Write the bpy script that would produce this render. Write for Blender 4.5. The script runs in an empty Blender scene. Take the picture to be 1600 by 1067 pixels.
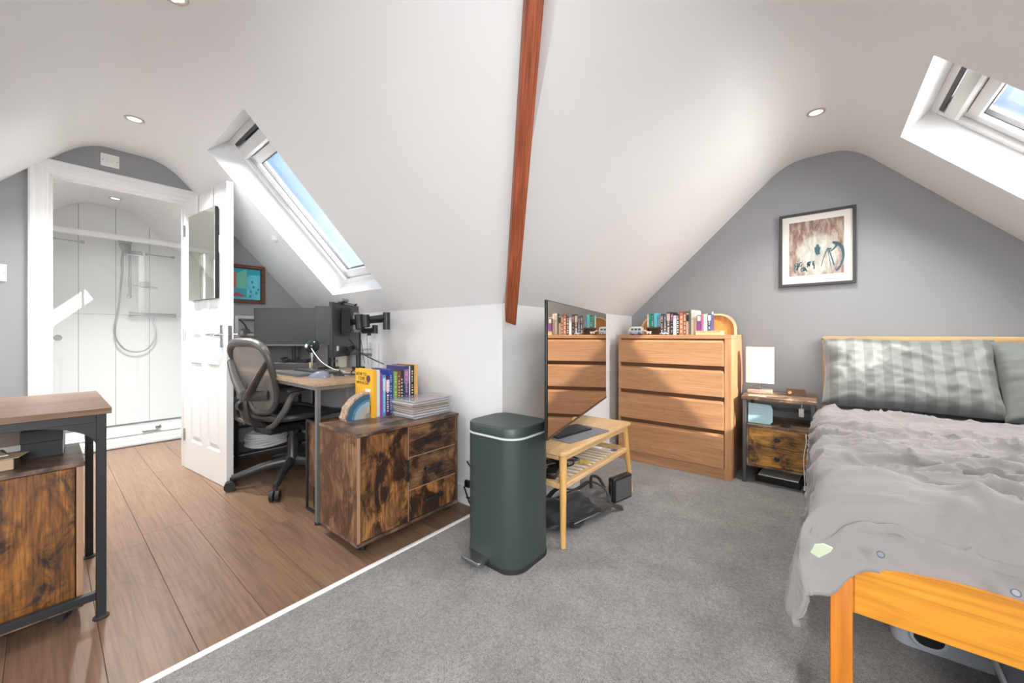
import bpy, bmesh, math, random
from mathutils import Vector, Matrix, noise
R = math.radians
S = bpy.context.scene
COL = S.collection
# ---------------- camera
TH = R(39.038)
cd = bpy.data.cameras.new('camera'); cam = bpy.data.objects.new('camera', cd); COL.objects.link(cam)
cam.location = (0, 0, 1.0); cam.rotation_euler = (R(90), 0, TH)
cd.sensor_width = 36; cd.sensor_fit = 'HORIZONTAL'; cd.lens = 591.95/1600*36; cd.shift_y = -10.5/1600
cd.clip_start = 0.02; S.camera = cam
# ---------------- view, world, sun
S.view_settings.view_transform = 'Standard'; S.view_settings.look = 'None'
S.view_settings.gamma = 1; S.view_settings.use_curve_mapping = False
S.view_settings.exposure = 1.0
W = bpy.data.worlds.new('sky'); S.world = W; W.use_nodes = True
nt = W.node_tree; N = nt.nodes; Lk = nt.links; N.clear()
tc = N.new('ShaderNodeTexCoord'); sp = N.new('ShaderNodeSeparateXYZ'); Lk.new(tc.outputs['Generated'], sp.inputs[0])
cr = N.new('ShaderNodeValToRGB'); Lk.new(sp.outputs['Z'], cr.inputs[0])
e = cr.color_ramp.elements
e[0].position = 0.0; e[0].color = (0.42, 0.46, 0.50, 1); e[1].position = 1.0; e[1].color = (0.10, 0.22, 0.44, 1)
for p, c in ((.02, (.55, .62, .68)), (.2, (.26, .37, .50)), (.35, (.15, .26, .45)), (.6, (.10, .215, .42))):
    q = e.new(p); q.color = (*c, 1)
nz = N.new('ShaderNodeTexNoise'); nz.inputs['Scale'].default_value = 2.6; nz.inputs['Detail'].default_value = 7
mp = N.new('ShaderNodeMapping'); mp.inputs['Scale'].default_value = (1, 1, 3); Lk.new(tc.outputs['Generated'], mp.inputs[0]); Lk.new(mp.outputs[0], nz.inputs[0])
cr2 = N.new('ShaderNodeValToRGB'); cr2.color_ramp.elements[0].position = .52; cr2.color_ramp.elements[1].position = .8
cr2.color_ramp.elements[1].color = (.7, .7, .7, 1); Lk.new(nz.outputs[0], cr2.inputs[0])
mx = N.new('ShaderNodeMix'); mx.data_type = 'RGBA'; Lk.new(cr2.outputs[0], mx.inputs[0]); Lk.new(cr.outputs[0], mx.inputs[6]); mx.inputs[7].default_value = (.62, .64, .66, 1)
bg = N.new('ShaderNodeBackground'); bg.inputs[1].default_value = 1.15; Lk.new(mx.outputs[2], bg.inputs[0])
wo = N.new('ShaderNodeOutputWorld'); Lk.new(bg.outputs[0], wo.inputs[0])
sd = bpy.data.lights.new('sun', 'SUN'); sd.energy = 5.2; sd.angle = R(0.6); sd.color = (1, .95, .87)
sun = bpy.data.objects.new('sun', sd); COL.objects.link(sun)
sun.rotation_euler = Vector((-2.71, 1.0, -1.73)).to_track_quat('-Z', 'Y').to_euler()
def area(name, loc, target, sx, sy, power, color=(1, 1, 1)):
    l = bpy.data.lights.new(name, 'AREA'); l.shape = 'RECTANGLE'; l.size = sx; l.size_y = sy; l.energy = power; l.color = color
    o = bpy.data.objects.new(name, l); COL.objects.link(o); o.location = loc
    o.rotation_euler = (Vector(target)-Vector(loc)).to_track_quat('-Z', 'Y').to_euler(); return o
# fill lamp inside a gable window added behind the camera, in place of daylight
area('window_fill', (0.0, -2.12, 1.2), (0.0, 2, 1.1), 1.6, .95, 9, (.97, .985, 1))
# fill lamp under a skylight added behind the camera to brighten the room
area('skylight_fill', (.93, -.75, 1.37), (-.12, -.70, .37), 1.1, .9, 40, (.97, .985, 1))
_n = Vector((1.05, 0, 1)).normalized(); _s = Vector((1, 0, -1.05)).normalized(); _p = Vector((.344, 2.555, 2.08))+_s*.64+_n*.27
area('skylight_fill', _p, _p-_n,   .66, .86, 15, (1, .965, .93))  # fill lamp added outside the bed skylight to strengthen its daylight
area('skylight_fill', (-2.75, -.44, 1.48), (-2.75, .63, .48), 1.1, .5, 4, (.97, .985, 1))  # fill lamp below the second added skylight, out of view
area('skylight_fill', (-1.75, 2.05, 2.65), (-2.75, 1.15, 1.65), 1.3, 1.3, 115, (.96, .98, 1))  # strong fill lamp added outside the desk skylight to brighten the nook
def disc_light(x, y, z, power, color=(1, .985, .965)):
    l = bpy.data.lights.new('downlight_lamp', 'AREA'); l.shape = 'DISK'; l.size = .055; l.energy = power; l.color = color; l.spread = R(110)
    o = bpy.data.objects.new('downlight_lamp', l); COL.objects.link(o); o.location = (x, y, z)
# ---------------- helpers
def link(o, parent=None):
    COL.objects.link(o)
    if parent: o.parent = parent
    return o
def tag(o, label=None, cat=None, group=None, kind=None):
    if label: o['label'] = label
    if cat: o['category'] = cat
    if group: o['group'] = group
    if kind: o['kind'] = kind
    return o
def thing(name, label, cat, loc=(0, 0, 0), rz=0, group=None):
    o = bpy.data.objects.new(name, None); link(o); o.location = loc; o.rotation_euler = (0, 0, rz)
    o.empty_display_size = .05
    return tag(o, label, cat, group)
def obj(name, bm, mat, parent=None, smooth=True, loc=None, rot=None, ang=35, label=None):
    me = bpy.data.meshes.new(name); bm.normal_update(); bm.to_mesh(me); bm.free()
    mats = mat if isinstance(mat, (list, tuple)) else [mat]
    for m in mats: me.materials.append(m)
    if smooth:
        me.polygons.foreach_set('use_smooth', [True]*len(me.polygons)); me.set_sharp_from_angle(angle=R(ang))
    o = link(bpy.data.objects.new(name, me), parent)
    if loc: o.location = loc
    if rot: o.rotation_euler = rot
    if label: o['label'] = label
    return o
def B(): return bmesh.new()
def box(bm, x0, y0, z0, x1, y1, z1, bev=0, seg=2, M=None, mi=0):
    x0, x1 = min(x0, x1), max(x0, x1); y0, y1 = min(y0, y1), max(y0, y1); z0, z1 = min(z0, z1), max(z0, z1)
    vs = [bm.verts.new(p) for p in ((x0, y0, z0), (x1, y0, z0), (x1, y1, z0), (x0, y1, z0), (x0, y0, z1), (x1, y0, z1), (x1, y1, z1), (x0, y1, z1))]
    fs = [bm.faces.new([vs[i] for i in f]) for f in ((0, 3, 2, 1), (4, 5, 6, 7), (0, 1, 5, 4), (1, 2, 6, 5), (2, 3, 7, 6), (3, 0, 4, 7))]
    for f in fs: f.material_index = mi
    allv = set(vs)
    if bev > 0:
        es = list({e for f in fs for e in f.edges})
        r = bmesh.ops.bevel(bm, geom=es, offset=bev, segments=seg, profile=.5, affect='EDGES')
        allv = {v for v in vs if v.is_valid} | {v for v in r['verts'] if v.is_valid}
        for f in r['faces']: f.material_index = mi
    if M is not None: bmesh.ops.transform(bm, matrix=M, verts=list(allv))
    return bm
def cyl(bm, a, b, r0, r1=None, n=12, caps=True, mi=0):
    r1 = r0 if r1 is None else r1
    return tube(bm, [a, b], [r0, r1], n, caps, mi=mi)
def tube(bm, pts, rs, n=8, caps=True, closed=False, flat=None, mi=0):
    """swept tube; flat=(wx,wz) scales the ring in its two axes"""
    pts = [Vector(p) for p in pts]
    if not isinstance(rs, (list, tuple)): rs = [rs]*len(pts)
    rings = []; up = None
    for i, p in enumerate(pts):
        if closed: t = pts[(i+1) % len(pts)]-pts[i-1]
        else: t = pts[min(i+1, len(pts)-1)]-pts[max(i-1, 0)]
        t.normalize()
        if up is None:
            up = Vector((0, 0, 1)) if abs(t.z) < .9 else Vector((0, 1, 0))
        x = t.cross(up)
        if x.length < 1e-5: x = t.orthogonal()
        x.normalize(); y = x.cross(t).normalized(); up = y
        fx, fy = flat or (1, 1)
        rings.append([bm.verts.new(p+(x*math.cos(2*math.pi*k/n)*fx+y*math.sin(2*math.pi*k/n)*fy)*rs[i]) for k in range(n)])
    m = len(rings)
    for i in range(m if closed else m-1):
        a, b = rings[i], rings[(i+1) % m]
        for k in range(n):
            f = bm.faces.new((a[k], a[(k+1) % n], b[(k+1) % n], b[k])); f.material_index = mi
    if caps and not closed:
        f = bm.faces.new(rings[0][::-1]); f.material_index = mi
        f = bm.faces.new(rings[-1]); f.material_index = mi
    return bm
def lathe(bm, prof, n=20, c=(0, 0), M=None, mi=0):
    rings = []; vs = []
    for r, z in prof:
        ring = [bm.verts.new((c[0]+r*math.cos(2*math.pi*k/n), c[1]+r*math.sin(2*math.pi*k/n), z)) for k in range(n)]
        rings.append(ring); vs += ring
    for a, b in zip(rings, rings[1:]):
        for k in range(n):
            f = bm.faces.new((a[k], a[(k+1) % n], b[(k+1) % n], b[k])); f.material_index = mi
    f = bm.faces.new(rings[0][::-1]); f.material_index = mi
    f = bm.faces.new(rings[-1]); f.material_index = mi
    if M is not None: bmesh.ops.transform(bm, matrix=M, verts=vs)
    return bm
def prism(bm, poly, d, M=None, mi=0):
    """poly in XY extruded 0..d in z then transformed"""
    a = [bm.verts.new((x, y, 0)) for x, y in poly]; b = [bm.verts.new((x, y, d)) for x, y in poly]
    fs = [bm.faces.new(a[::-1]), bm.faces.new(b)]
    n = len(poly)
    for k in range(n): fs.append(bm.faces.new((a[k], a[(k+1) % n], b[(k+1) % n], b[k])))
    for f in fs: f.material_index = mi
    if M is not None: bmesh.ops.transform(bm, matrix=M, verts=a+b)
    return bm
def XZ(y=0): # polygon (x,z) extruded towards +y from y
    return Matrix(((1, 0, 0, 0), (0, 0, 1, y), (0, 1, 0, 0), (0, 0, 0, 1)))
def YZ(x=0): # polygon (y,z) extruded towards +x
    return Matrix(((0, 0, 1, x), (1, 0, 0, 0), (0, 1, 0, 0), (0, 0, 0, 1)))
def rrect(x0, y0, x1, y1, r, n=6):
    out = []
    for cx, cy, a0 in ((x1-r, y1-r, 0), (x0+r, y1-r, 90), (x0+r, y0+r, 180), (x1-r, y0+r, 270)):
        for k in range(n+1):
            a = R(a0+90*k/n); out.append((cx+r*math.cos(a), cy+r*math.sin(a)))
    return out
def copy_tree(o, parent=None):
    c = o.copy(); COL.objects.link(c); c.parent = parent
    for ch in list(o.children): copy_tree(ch, c)
    return c
def spline(pts, n=6):
    """catmull-rom through points"""
    P = [Vector(p) for p in pts]; P = [2*P[0]-P[1]]+P+[2*P[-1]-P[-2]]; out = []
    for i in range(1, len(P)-2):
        for k in range(n):
            t = k/n
            out.append(.5*((2*P[i])+(-P[i-1]+P[i+1])*t+(2*P[i-1]-5*P[i]+4*P[i+1]-P[i+2])*t*t+(-P[i-1]+3*P[i]-3*P[i+1]+P[i+2])*t**3))
    out.append(P[-2]); return out
# ---------------- materials
def mat(name, col=(.8, .8, .8), rough=.5, metal=0, spec=.5, alpha=None):
    m = bpy.data.materials.new(name); m.use_nodes = True
    b = m.node_tree.nodes['Principled BSDF']
    b.inputs['Base Color'].default_value = (*col, 1); b.inputs['Roughness'].default_value = rough
    b.inputs['Metallic'].default_value = metal; b.inputs['Specular IOR Level'].default_value = spec
    return m
def tree(m): return m.node_tree, m.node_tree.nodes, m.node_tree.links, m.node_tree.nodes['Principled BSDF']
def coords(m, scale=(1, 1, 1), rand=False, rot=(0, 0, 0)):
    t, n, l, b = tree(m)
    tc = n.new('ShaderNodeTexCoord'); mp = n.new('ShaderNodeMapping'); mp.inputs['Scale'].default_value = scale; mp.inputs['Rotation'].default_value = rot
    l.new(tc.outputs['Object'], mp.inputs[0])
    if rand:
        oi = n.new('ShaderNodeObjectInfo'); mu = n.new('ShaderNodeMath'); mu.operation = 'MULTIPLY'; mu.inputs[1].default_value = 37
        l.new(oi.outputs['Random'], mu.inputs[0]); cb = n.new('ShaderNodeCombineXYZ')
        for k in range(3): l.new(mu.outputs[0], cb.inputs[k])
        l.new(cb.outputs[0], mp.inputs['Location'])
    return mp.outputs[0]
def ramp(m, src, stops):
    t, n, l, b = tree(m); r = n.new('ShaderNodeValToRGB'); l.new(src, r.inputs[0]); e = r.color_ramp.elements
    while len(e) > 2: e.remove(e[-1])
    e[0].position, e[0].color = stops[0][0], (*stops[0][1], 1); e[1].position, e[1].color = stops[-1][0], (*stops[-1][1], 1)
    for p, c in stops[1:-1]: q = e.new(p); q.color = (*c, 1)
    return r.outputs[0]
def noise_tex(m, vec, scale, detail=4, rough=.55, dist=0):
    t, n, l, b = tree(m); x = n.new('ShaderNodeTexNoise'); l.new(vec, x.inputs[0])
    x.inputs['Scale'].default_value = scale; x.inputs['Detail'].default_value = detail; x.inputs['Roughness'].default_value = rough; x.inputs['Distortion'].default_value = dist
    return x.outputs[0]
def mixc(m, fac, a, b_, mode='MIX'):
    t, n, l, b = tree(m); x = n.new('ShaderNodeMix'); x.data_type = 'RGBA'; x.blend_type = mode
    for s, k in ((fac, 0), (a, 6), (b_, 7)):
        if hasattr(s, 'is_linked') or hasattr(s, 'links'): l.new(s, x.inputs[k])
        elif isinstance(s, tuple): x.inputs[k].default_value = (*s, 1)
        else: x.inputs[k].default_value = s
    return x.outputs[2]
def bump(m, src, strength=.3, dist=.01):
    t, n, l, b = tree(m); x = n.new('ShaderNodeBump'); l.new(src, x.inputs['Height']); x.inputs['Strength'].default_value = strength; x.inputs['Distance'].default_value = dist
    l.new(x.outputs[0], b.inputs['Normal'])
def setc(m, src): t, n, l, b = tree(m); l.new(src, b.inputs['Base Color'])
def wood(name, dark, mid, light, axis=0, scale=1.0, rough=.45, grain=.5, rand=True, rings=True):
    """grain runs along axis (0 x,1 y,2 z)"""
    m = mat(name, mid, rough); sc = [9*scale]*3; sc[axis] = .8*scale
    v = coords(m, tuple(sc), rand)
    a = noise_tex(m, v, 1.6, 5, .6, .8)
    c = ramp(m, a, [(.25, dark), (.5, mid), (.75, light)])
    sc2 = [90*scale]*3; sc2[axis] = 3*scale
    v2 = coords(m, tuple(sc2), rand); f = noise_tex(m, v2, 1.5, 3, .6)
    fr = ramp(m, f, [(.35, (1-grain,)*3), (.6, (1, 1, 1))])
    c = mixc(m, 1.0, c, fr, 'MULTIPLY')
    if rings:
        t, n, l, b = tree(m); sc3 = [3.0*scale]*3; sc3[axis] = .55*scale
        v3 = coords(m, tuple(sc3), rand); w = noise_tex(m, v3, 1.2, 2, .4, .3)
        mu = n.new('ShaderNodeMath'); mu.operation = 'MULTIPLY'; mu.inputs[1].default_value = 26; l.new(w, mu.inputs[0])
        fr2 = n.new('ShaderNodeMath'); fr2.operation = 'FRACT'; l.new(mu.outputs[0], fr2.inputs[0])
        rr = ramp(m, fr2.outputs[0], [(0, (1-grain*.45,)*3), (.25, (1, 1, 1)), (.9, (1, 1, 1)), (1, (1-grain*.45,)*3)])
        c = mixc(m, 1.0, c, rr, 'MULTIPLY')
    setc(m, c); bump(m, f, .12, .002)
    return m
def rustic(name, axis=2, base=(.42, .19, .07), dark=(.03, .014, .008), hi=(.60, .27, .07), amount=.5, rough=.45, rand=True, seed=0):
    m = mat(name, base, rough)
    sc = [13]*3; sc[axis] = 2.2
    v1 = coords(m, tuple(sc), rand); streak = noise_tex(m, v1, 1.0, 8, .68, 1.6)
    c = ramp(m, streak, [(.30, tuple(x*.42 for x in base)), (.46, base), (.60, hi), (.75, tuple(x*.8 for x in base))])
    sc = [7]*3; sc[axis] = 4.5
    v2 = coords(m, tuple(sc), rand); blot = noise_tex(m, v2, 1.3, 8, .66, .9)
    bl = ramp(m, blot, [(.50-amount*.20, (0, 0, 0)), (.50-amount*.20+.10, (.7, .7, .7)), (.50-amount*.20+.17, (1, 1, 1))])
    c = mixc(m, bl, dark, c)
    v3 = coords(m, tuple([170 if k != axis else 7 for k in range(3)]), rand); g = noise_tex(m, v3, 1.0, 4, .7)
    gr = ramp(m, g, [(.34, (.42, .42, .42)), (.56, (1, 1, 1))]); c = mixc(m, 1.0, c, gr, 'MULTIPLY')
    setc(m, c); bump(m, g, .15, .002)
    return m
def paint(name, col, rough=.6, var=.03):
    m = mat(name, col, rough, spec=.3); v = coords(m); a = noise_tex(m, v, 1.3, 2)
    setc(m, ramp(m, a, [(.3, tuple(c*(1-var) for c in col)), (.7, col)])); b_ = noise_tex(m, v, 260, 2); bump(m, b_, .05, .001)
    return m
def emis(name, col, s):
    m = mat(name, col); t, n, l, b = tree(m); b.inputs['Emission Color'].default_value = (*col, 1); b.inputs['Emission Strength'].default_value = s; return m
def glass(name, tint=(1, 1, 1), ior=1.45, fac=1.0, haze=0):
    m = bpy.data.materials.new(name); m.use_nodes = True; n = m.node_tree.nodes; l = m.node_tree.links; n.clear()
    o = n.new('ShaderNodeOutputMaterial'); tr = n.new('ShaderNodeBsdfTransparent'); tr.inputs[0].default_value = (*tint, 1)
    gl = n.new('ShaderNodeBsdfGlossy'); gl.inputs['Roughness'].default_value = .02
    lw = n.new('ShaderNodeLayerWeight'); lw.inputs[0].default_value = .5; pw_ = n.new('ShaderNodeMath'); pw_.operation = 'POWER'; pw_.inputs[1].default_value = 4.5; l.new(lw.outputs['Facing'], pw_.inputs[0])
    fr = n.new('ShaderNodeMath'); fr.operation = 'MULTIPLY_ADD'; fr.inputs[1].default_value = .9*fac; fr.inputs[2].default_value = .04*fac; l.new(pw_.outputs[0], fr.inputs[0])
    mx = n.new('ShaderNodeMixShader'); l.new(fr.outputs[0], mx.inputs[0]); l.new(tr.outputs[0], mx.inputs[1]); l.new(gl.outputs[0], mx.inputs[2])
    last = mx.outputs[0]
    if haze:
        d = n.new('ShaderNodeBsdfDiffuse'); m2 = n.new('ShaderNodeMixShader'); m2.inputs[0].default_value = haze; l.new(last, m2.inputs[1]); l.new(d.outputs[0], m2.inputs[2]); last = m2.outputs[0]
    l.new(last, o.inputs[0]); return m
def fabric(name, col, rough=.85, weave=900, var=.08, sheen=.3, bstr=.15):
    m = mat(name, col, rough, spec=.2); v = coords(m); a = noise_tex(m, v, 6, 4)
    setc(m, ramp(m, a, [(.3, tuple(c*(1-var) for c in col)), (.7, tuple(min(1, c*(1+var)) for c in col))]))
    g = noise_tex(m, v, weave, 2); bump(m, g, bstr, .001)
    b = tree(m)[3]; b.inputs['Sheen Weight'].default_value = sheen; return m
M_white = paint('white_emulsion', (.86, .86, .86), .65)
M_gloss = mat('white_gloss_paint', (.79, .79, .785), .3)
M_grey = paint('grey_emulsion', (.315, .32, .328), .7)
M_lgrey = paint('white_wall_emulsion', (.80, .80, .80), .65)
M_tile = mat('bathroom_panel', (.86, .87, .87), .16)
M_black = mat('black_metal', (.015, .016, .018), .42)
M_dkgrey = mat('dark_grey_plastic', (.035, .037, .04), .4)
M_blackplastic = mat('black_plastic', (.012, .012, .013), .38)
M_rubber = mat('black_rubber', (.02, .02, .02), .7)
M_chrome = mat('chrome', (.55, .56, .58), .12, 1)
M_steel = mat('satin_steel', (.42, .42, .44), .3, 1)
M_whiteplastic = mat('white_plastic', (.82, .82, .8), .35)
M_glass = glass('window_glass')
# ================= SETTING =================
ZK, ZF = 1.17, 2.26
XK, YK = -1.345, 1.575           # knee wall planes: left of bed leg, desk wall
WA, WBL, WBR = 1.019, 1.162, 1.038
XR0 = .173                       # right slope starts at x=XR0 (z=ZF)
YN = -.845                       # far knee wall of the desk leg
XG, XE = -3.72, -5.45            # partition wall with door, bathroom end wall
YB = -2.2; YG = 3.42; XR = 1.42
F0, F1 = .90, 1.10
def zs(s):
    H = ZF-ZK
    if s <= F0: return ZK+H*s
    if s >= F1: return ZF
    t = (s-F0)/(F1-F0); # quadratic blend slope 1 -> 0
    return ZK+H*(F0+(F1-F0)*(t-.5*t*t))-0.0
def zA(y):
    if y > YK or y < YN: return -9
    s = min((YK-y)/WA, (y-YN)/WA); return zs(s)
def zB(x):
    s = min((x-XK)/WBL, 1.2 if x < XR0-.2 else (XR0+WBR-x)/WBR)
    return zs(s) if s > 0 else ZK+(ZF-ZK)*s
SL = [k*.1 for k in range(10)]+[F0+(F1-F0)*k/8 for k in range(1, 9)]
skyS = [(YK-.645)/WA, (YK-1.44)/WA]
SA_ = sorted(set([round(v, 5) for v in SL+skyS]))
ys_right = [YK-s*WA for s in SA_]; ys_left = [YN+s*WA for s in SA_]
ysA = sorted(set([round(v, 5) for v in ys_right+ys_left+[-.38, -.08]]))
xsBL = [XK+s*WBL for s in SA_]
xsBR = [XR0+WBR-s*WBR for s in [F0+(F1-F0)*k/8 for k in range(0, 9)]+[.5, .2]]+[0.0, .344, 1.16, XR]
xsB = sorted(set([round(v, 5) for v in xsBL+xsBR]))
xsA = sorted([XE-.02, -4.57, -4.41, -4.2, XG, -3.4, -3.0, -2.3, -1.8, XK])
SKY = [(-3.0, -2.3, .645, 1.44), (.344, 1.16, 2.165, 2.945), (-4.57, -4.41, -.38, -.08)]
def inhole(cx, cy): return any(a < cx < b and c < cy < d for a, b, c, d in SKY)
bm = B(); cache = {}
def V(x, y, z):
    k = (round(x, 4), round(y, 4), round(z, 4))
    if k not in cache: cache[k] = bm.verts.new((x, y, z))
    return cache[k]
for x0, x1 in zip(xsA, xsA[1:]):
    for y0, y1 in zip(ysA, ysA[1:]):
        if inhole((x0+x1)/2, (y0+y1)/2): continue
        bm.faces.new((V(x0, y0, zA(y0)), V(x0, y1, zA(y1)), V(x1, y1, zA(y1)), V(x1, y0, zA(y0))))
ysB = sorted(set(ysA+[YB, -1.5, 2.165, 2.945, YG, 1.9]))
for x0, x1 in zip(xsB, xsB[1:]):
    for y0, y1 in zip(ysB, ysB[1:]):
        if inhole((x0+x1)/2, (y0+y1)/2): continue
        z = lambda x, y: max(zA(y) if YN-.001 <= y <= YK+.001 and x < .001 else -9, zB(x))
        if z(x0, y0) < .2: continue
        a, b, c, d = V(x0, y0, z(x0, y0)), V(x0, y1, z(x0, y1)), V(x1, y1, z(x1, y1)), V(x1, y0, z(x1, y0))
        if y0 > .365: bm.faces.new((a, b, d)); bm.faces.new((b, c, d))
        else: bm.faces.new((a, b, c)); bm.faces.new((a, c, d))
ceil = obj('ceiling', bm, M_white, ang=28); tag(ceil, 'white plastered attic ceiling with sloping sides and rounded ridge', kind='structure')
def struct(name, bm, m, label=None, smooth=False):
    o = obj(name, bm, m, None, smooth=smooth); tag(o, label, kind='structure'); return o
# subfloor + planks
bm = B(); box(bm, XE-.1, YN-.1, -.06, -1.5, YK+.1, -.012)
floor = struct('floor', bm, mat('floor_joint', (.07, .042, .028), .8), 'brown wood-effect plank floor of the desk area')
M_plank = wood('oak_plank', (.165, .094, .056), (.20, .117, .072), (.245, .148, .095), 0, .8, .34, .30)
random.seed(3)
pw = .192; row = 0; y = YN; plank_mesh = {}
while y < YK-.01:
    w = min(pw, YK-y); x = -1.505; first = True
    ln = random.uniform(.3, 1.25)
    while x > -4.76:
        L_ = min(ln, x+4.76)
        key = (round(L_, 3), round(w, 3))
        if key not in plank_mesh:
            b_ = B(); box(b_, -L_+.0004, .0005, -.0115, -.0005, w-.0005, 0, .0008, 1)
            o = obj('plank', b_, M_plank, floor, smooth=False); plank_mesh[key] = o.data
        else: o = link(bpy.data.objects.new('plank', plank_mesh[key]), floor)
        o.location = (x, y, random.uniform(-.0003, 0))
        x -= L_; ln = 1.26
        if x+4.76 < .05: break
    y += pw
# carpet
M_carpet = mat('grey_carpet', (.2, .19, .185), .95, spec=.1)
v = coords(M_carpet); a = noise_tex(M_carpet, v, 420, 3, .7); a2 = noise_tex(M_carpet, v, 5, 4, .6); a3 = noise_tex(M_carpet, v, 90, 3, .6)
c1 = ramp(M_carpet, a, [(.3, (.10, .095, .091)), (.5, (.245, .234, .225)), (.72, (.47, .45, .43))])
c2 = ramp(M_carpet, a2, [(.35, (.80, .80, .80)), (.65, (1.08, 1.08, 1.08))]); c3 = ramp(M_carpet, a3, [(.3, (.72, .72, .72)), (.65, (1.12, 1.12, 1.12))])
setc(M_carpet, mixc(M_carpet, 1.0, mixc(M_carpet, 1.0, c1, c2, 'MULTIPLY'), c3, 'MULTIPLY')); bump(M_carpet, mixc(M_carpet, .5, a, a3), .9, .008)
tree(M_carpet)[3].inputs['Sheen Weight'].default_value = .25
bm = B(); box(bm, -1.485, YB-.1, -.06, XR+.1, YG+.1, .004)
struct('floor', bm, M_carpet, 'grey cut-pile fitted carpet of the bedroom side')
bm = B(); prism(bm, [(-1.515, 0), (-1.512, .004), (-1.50, .008), (-1.488, .007), (-1.483, .003), (-1.483, -.01), (-1.515, -.01)], YK-YN, Matrix(((1, 0, 0, 0), (0, 0, 1, YN), (0, 1, 0, 0), (0, 0, 0, 1))))
struct('trim_1', bm, mat('pale_threshold', (.72, .72, .70), .4, .0), 'pale metal threshold strip between wood floor and carpet')
# walls ---- thickness outward
T = .1
def gable_poly_A():
    return [(YN, 0), (YN, ZK)]+[(y, zA(y)) for y in ysA if YN < y < YK]+[(YK, ZK), (YK, 0)]
def wall_with_hole(name, poly, hole, M, m, d, label):
    """hole touches the floor: (a0,a1,top)"""
    bm = B(); a0, a1, top = hole
    left = [p for p in poly if p[0] <= a0]; right = [p for p in poly if p[0] >= a1]; mid = [p for p in poly if a0 < p[0] < a1]
    # interpolate
    ev = lambda a: zA(a)
    L_ = [p for p in left]+[(a0, ev(a0)), (a0, 0)]
    R_ = [(a1, 0), (a1, ev(a1))]+right
    Mi = [(a0, top), (a0, ev(a0))]+mid+[(a1, ev(a1)), (a1, top)]
    for q in (L_, R_, Mi):
        prism(bm, q, d, M)
    return struct(name, bm, m, label)
DY0, DY1, DH = .02, .668, 2.005
wall_with_hole('wall_left', gable_poly_A(), (DY0-.02, DY1+.02, DH+.02), YZ(XG-.09), M_grey, .09, 'grey painted end wall around the bathroom doorway')
# bathroom end wall
bm = B(); prism(bm, gable_poly_A(), .1, YZ(XE-.1)); struct('wall_bathroom', bm, mat('panel_joint', (.30, .31, .31), .6))
def kneewall(name, bm, m=M_lgrey, label=None): return struct(name, bm, m, label)
# desk-side knee wall with a recess for the eaves hatch
bm = B(); box(bm, XE, YK, 0, XK-T, YK+T, ZK+.02); kneewall('wall_desk_side', bm, label='low white wall behind the desk')
bm = B(); box(bm, XE, YN-T, 0, XK, YN, ZK+.02); kneewall('wall_near', bm)
bm = B(); box(bm, XK-T, YK, 0, XK, YG, ZK+.02); kneewall('wall_screen_side', bm, label='low white wall behind the screen')
bm = B(); box(bm, XK-T, YB, 0, XK, YN-T, ZK+.02); kneewall('wall_side', bm)
bm = B(); box(bm, XR, YB, 0, XR+T, YG, zB(XR)+.02); kneewall('wall_right', bm)
xg = [x for x in xsB if XK <= x <= XR]
bm = B(); prism(bm, [(XK-T, 0), (XK-T, ZK)]+[(x, zB(x)) for x in xg]+[(XR+T, zB(XR)), (XR+T, 0)], T, XZ(YG)); struct('wall_front', bm, M_grey, 'grey painted gable wall behind the bed')
# unseen back gable; its window opening is added for the fill lamp
bm = B()
ev = zB
a0, a1, w0, w1 = -.85, .85, .65, 1.62
poly = [(x, zB(x)) for x in xg]
for q in ([(XK, 0)]+[p for p in poly if p[0] < a0]+[(a0, zB(a0)), (a0, 0)], [(a1, 0), (a1, zB(a1))]+[p for p in poly if p[0] > a1]+[(XR, 0)], [(a0, 0), (a0, w0), (a1, w0), (a1, 0)],
          [(a0, min(w1, zB(a0)-.01)), (a0, zB(a0))]+[p for p in poly if a0 < p[0] < a1]+[(a1, zB(a1)), (a1, min(w1, zB(a1)-.01))]):
    prism(bm, q, T, XZ(YB-T))
struct('wall_back', bm, M_lgrey)
bm = B()
for q in ((a0, w0, a1, w0+.05), (a0, w1-.06, a1, w1-.01), (a0, w0, a0+.05, w1), (a1-.05, w0, a1, w1), (-.025, w0, .025, w1)): box(bm, q[0], YB-.08, q[1], q[2], YB-.03, q[3])
wb = struct('added_window_3', bm, M_gloss)  # window added out of view to carry the fill lamp
bm = B(); box(bm, a0+.05, YB-.06, w0+.05, a1-.05, YB-.055, w1-.06); obj('pane', bm, M_glass, wb, smooth=False)
bm = B(); box(bm, a0+.02, YB-.028, w0, a1-.02, YB-.022, w1); obj('added_blind', bm, M_white, wb, smooth=False)  # blind added to keep the sun from coming in here
# baseboards
def base(name, x0, y0, x1, y1, n):
    bm = B(); box(bm, x0, y0, 0, x1, y1, .1); box(bm, x0+n[0]*.0, y0, .1, x1, y1, .108); struct(name, bm, M_gloss)
base('baseboard_desk_side', XG, YK-.014, XK, YK, (0, -1))
base('baseboard_screen_side', XK, YK-.014, XK+.014, YG, (1, 0))
base('baseboard_front', XK, YG-.014, XR, YG, (0, -1))
base('baseboard_left', XG, DY1+.10, XG+.014, YK, (1, 0)); 
base('baseboard_left', XG, YN, XG+.014, DY0-.10, (1, 0))
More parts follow.
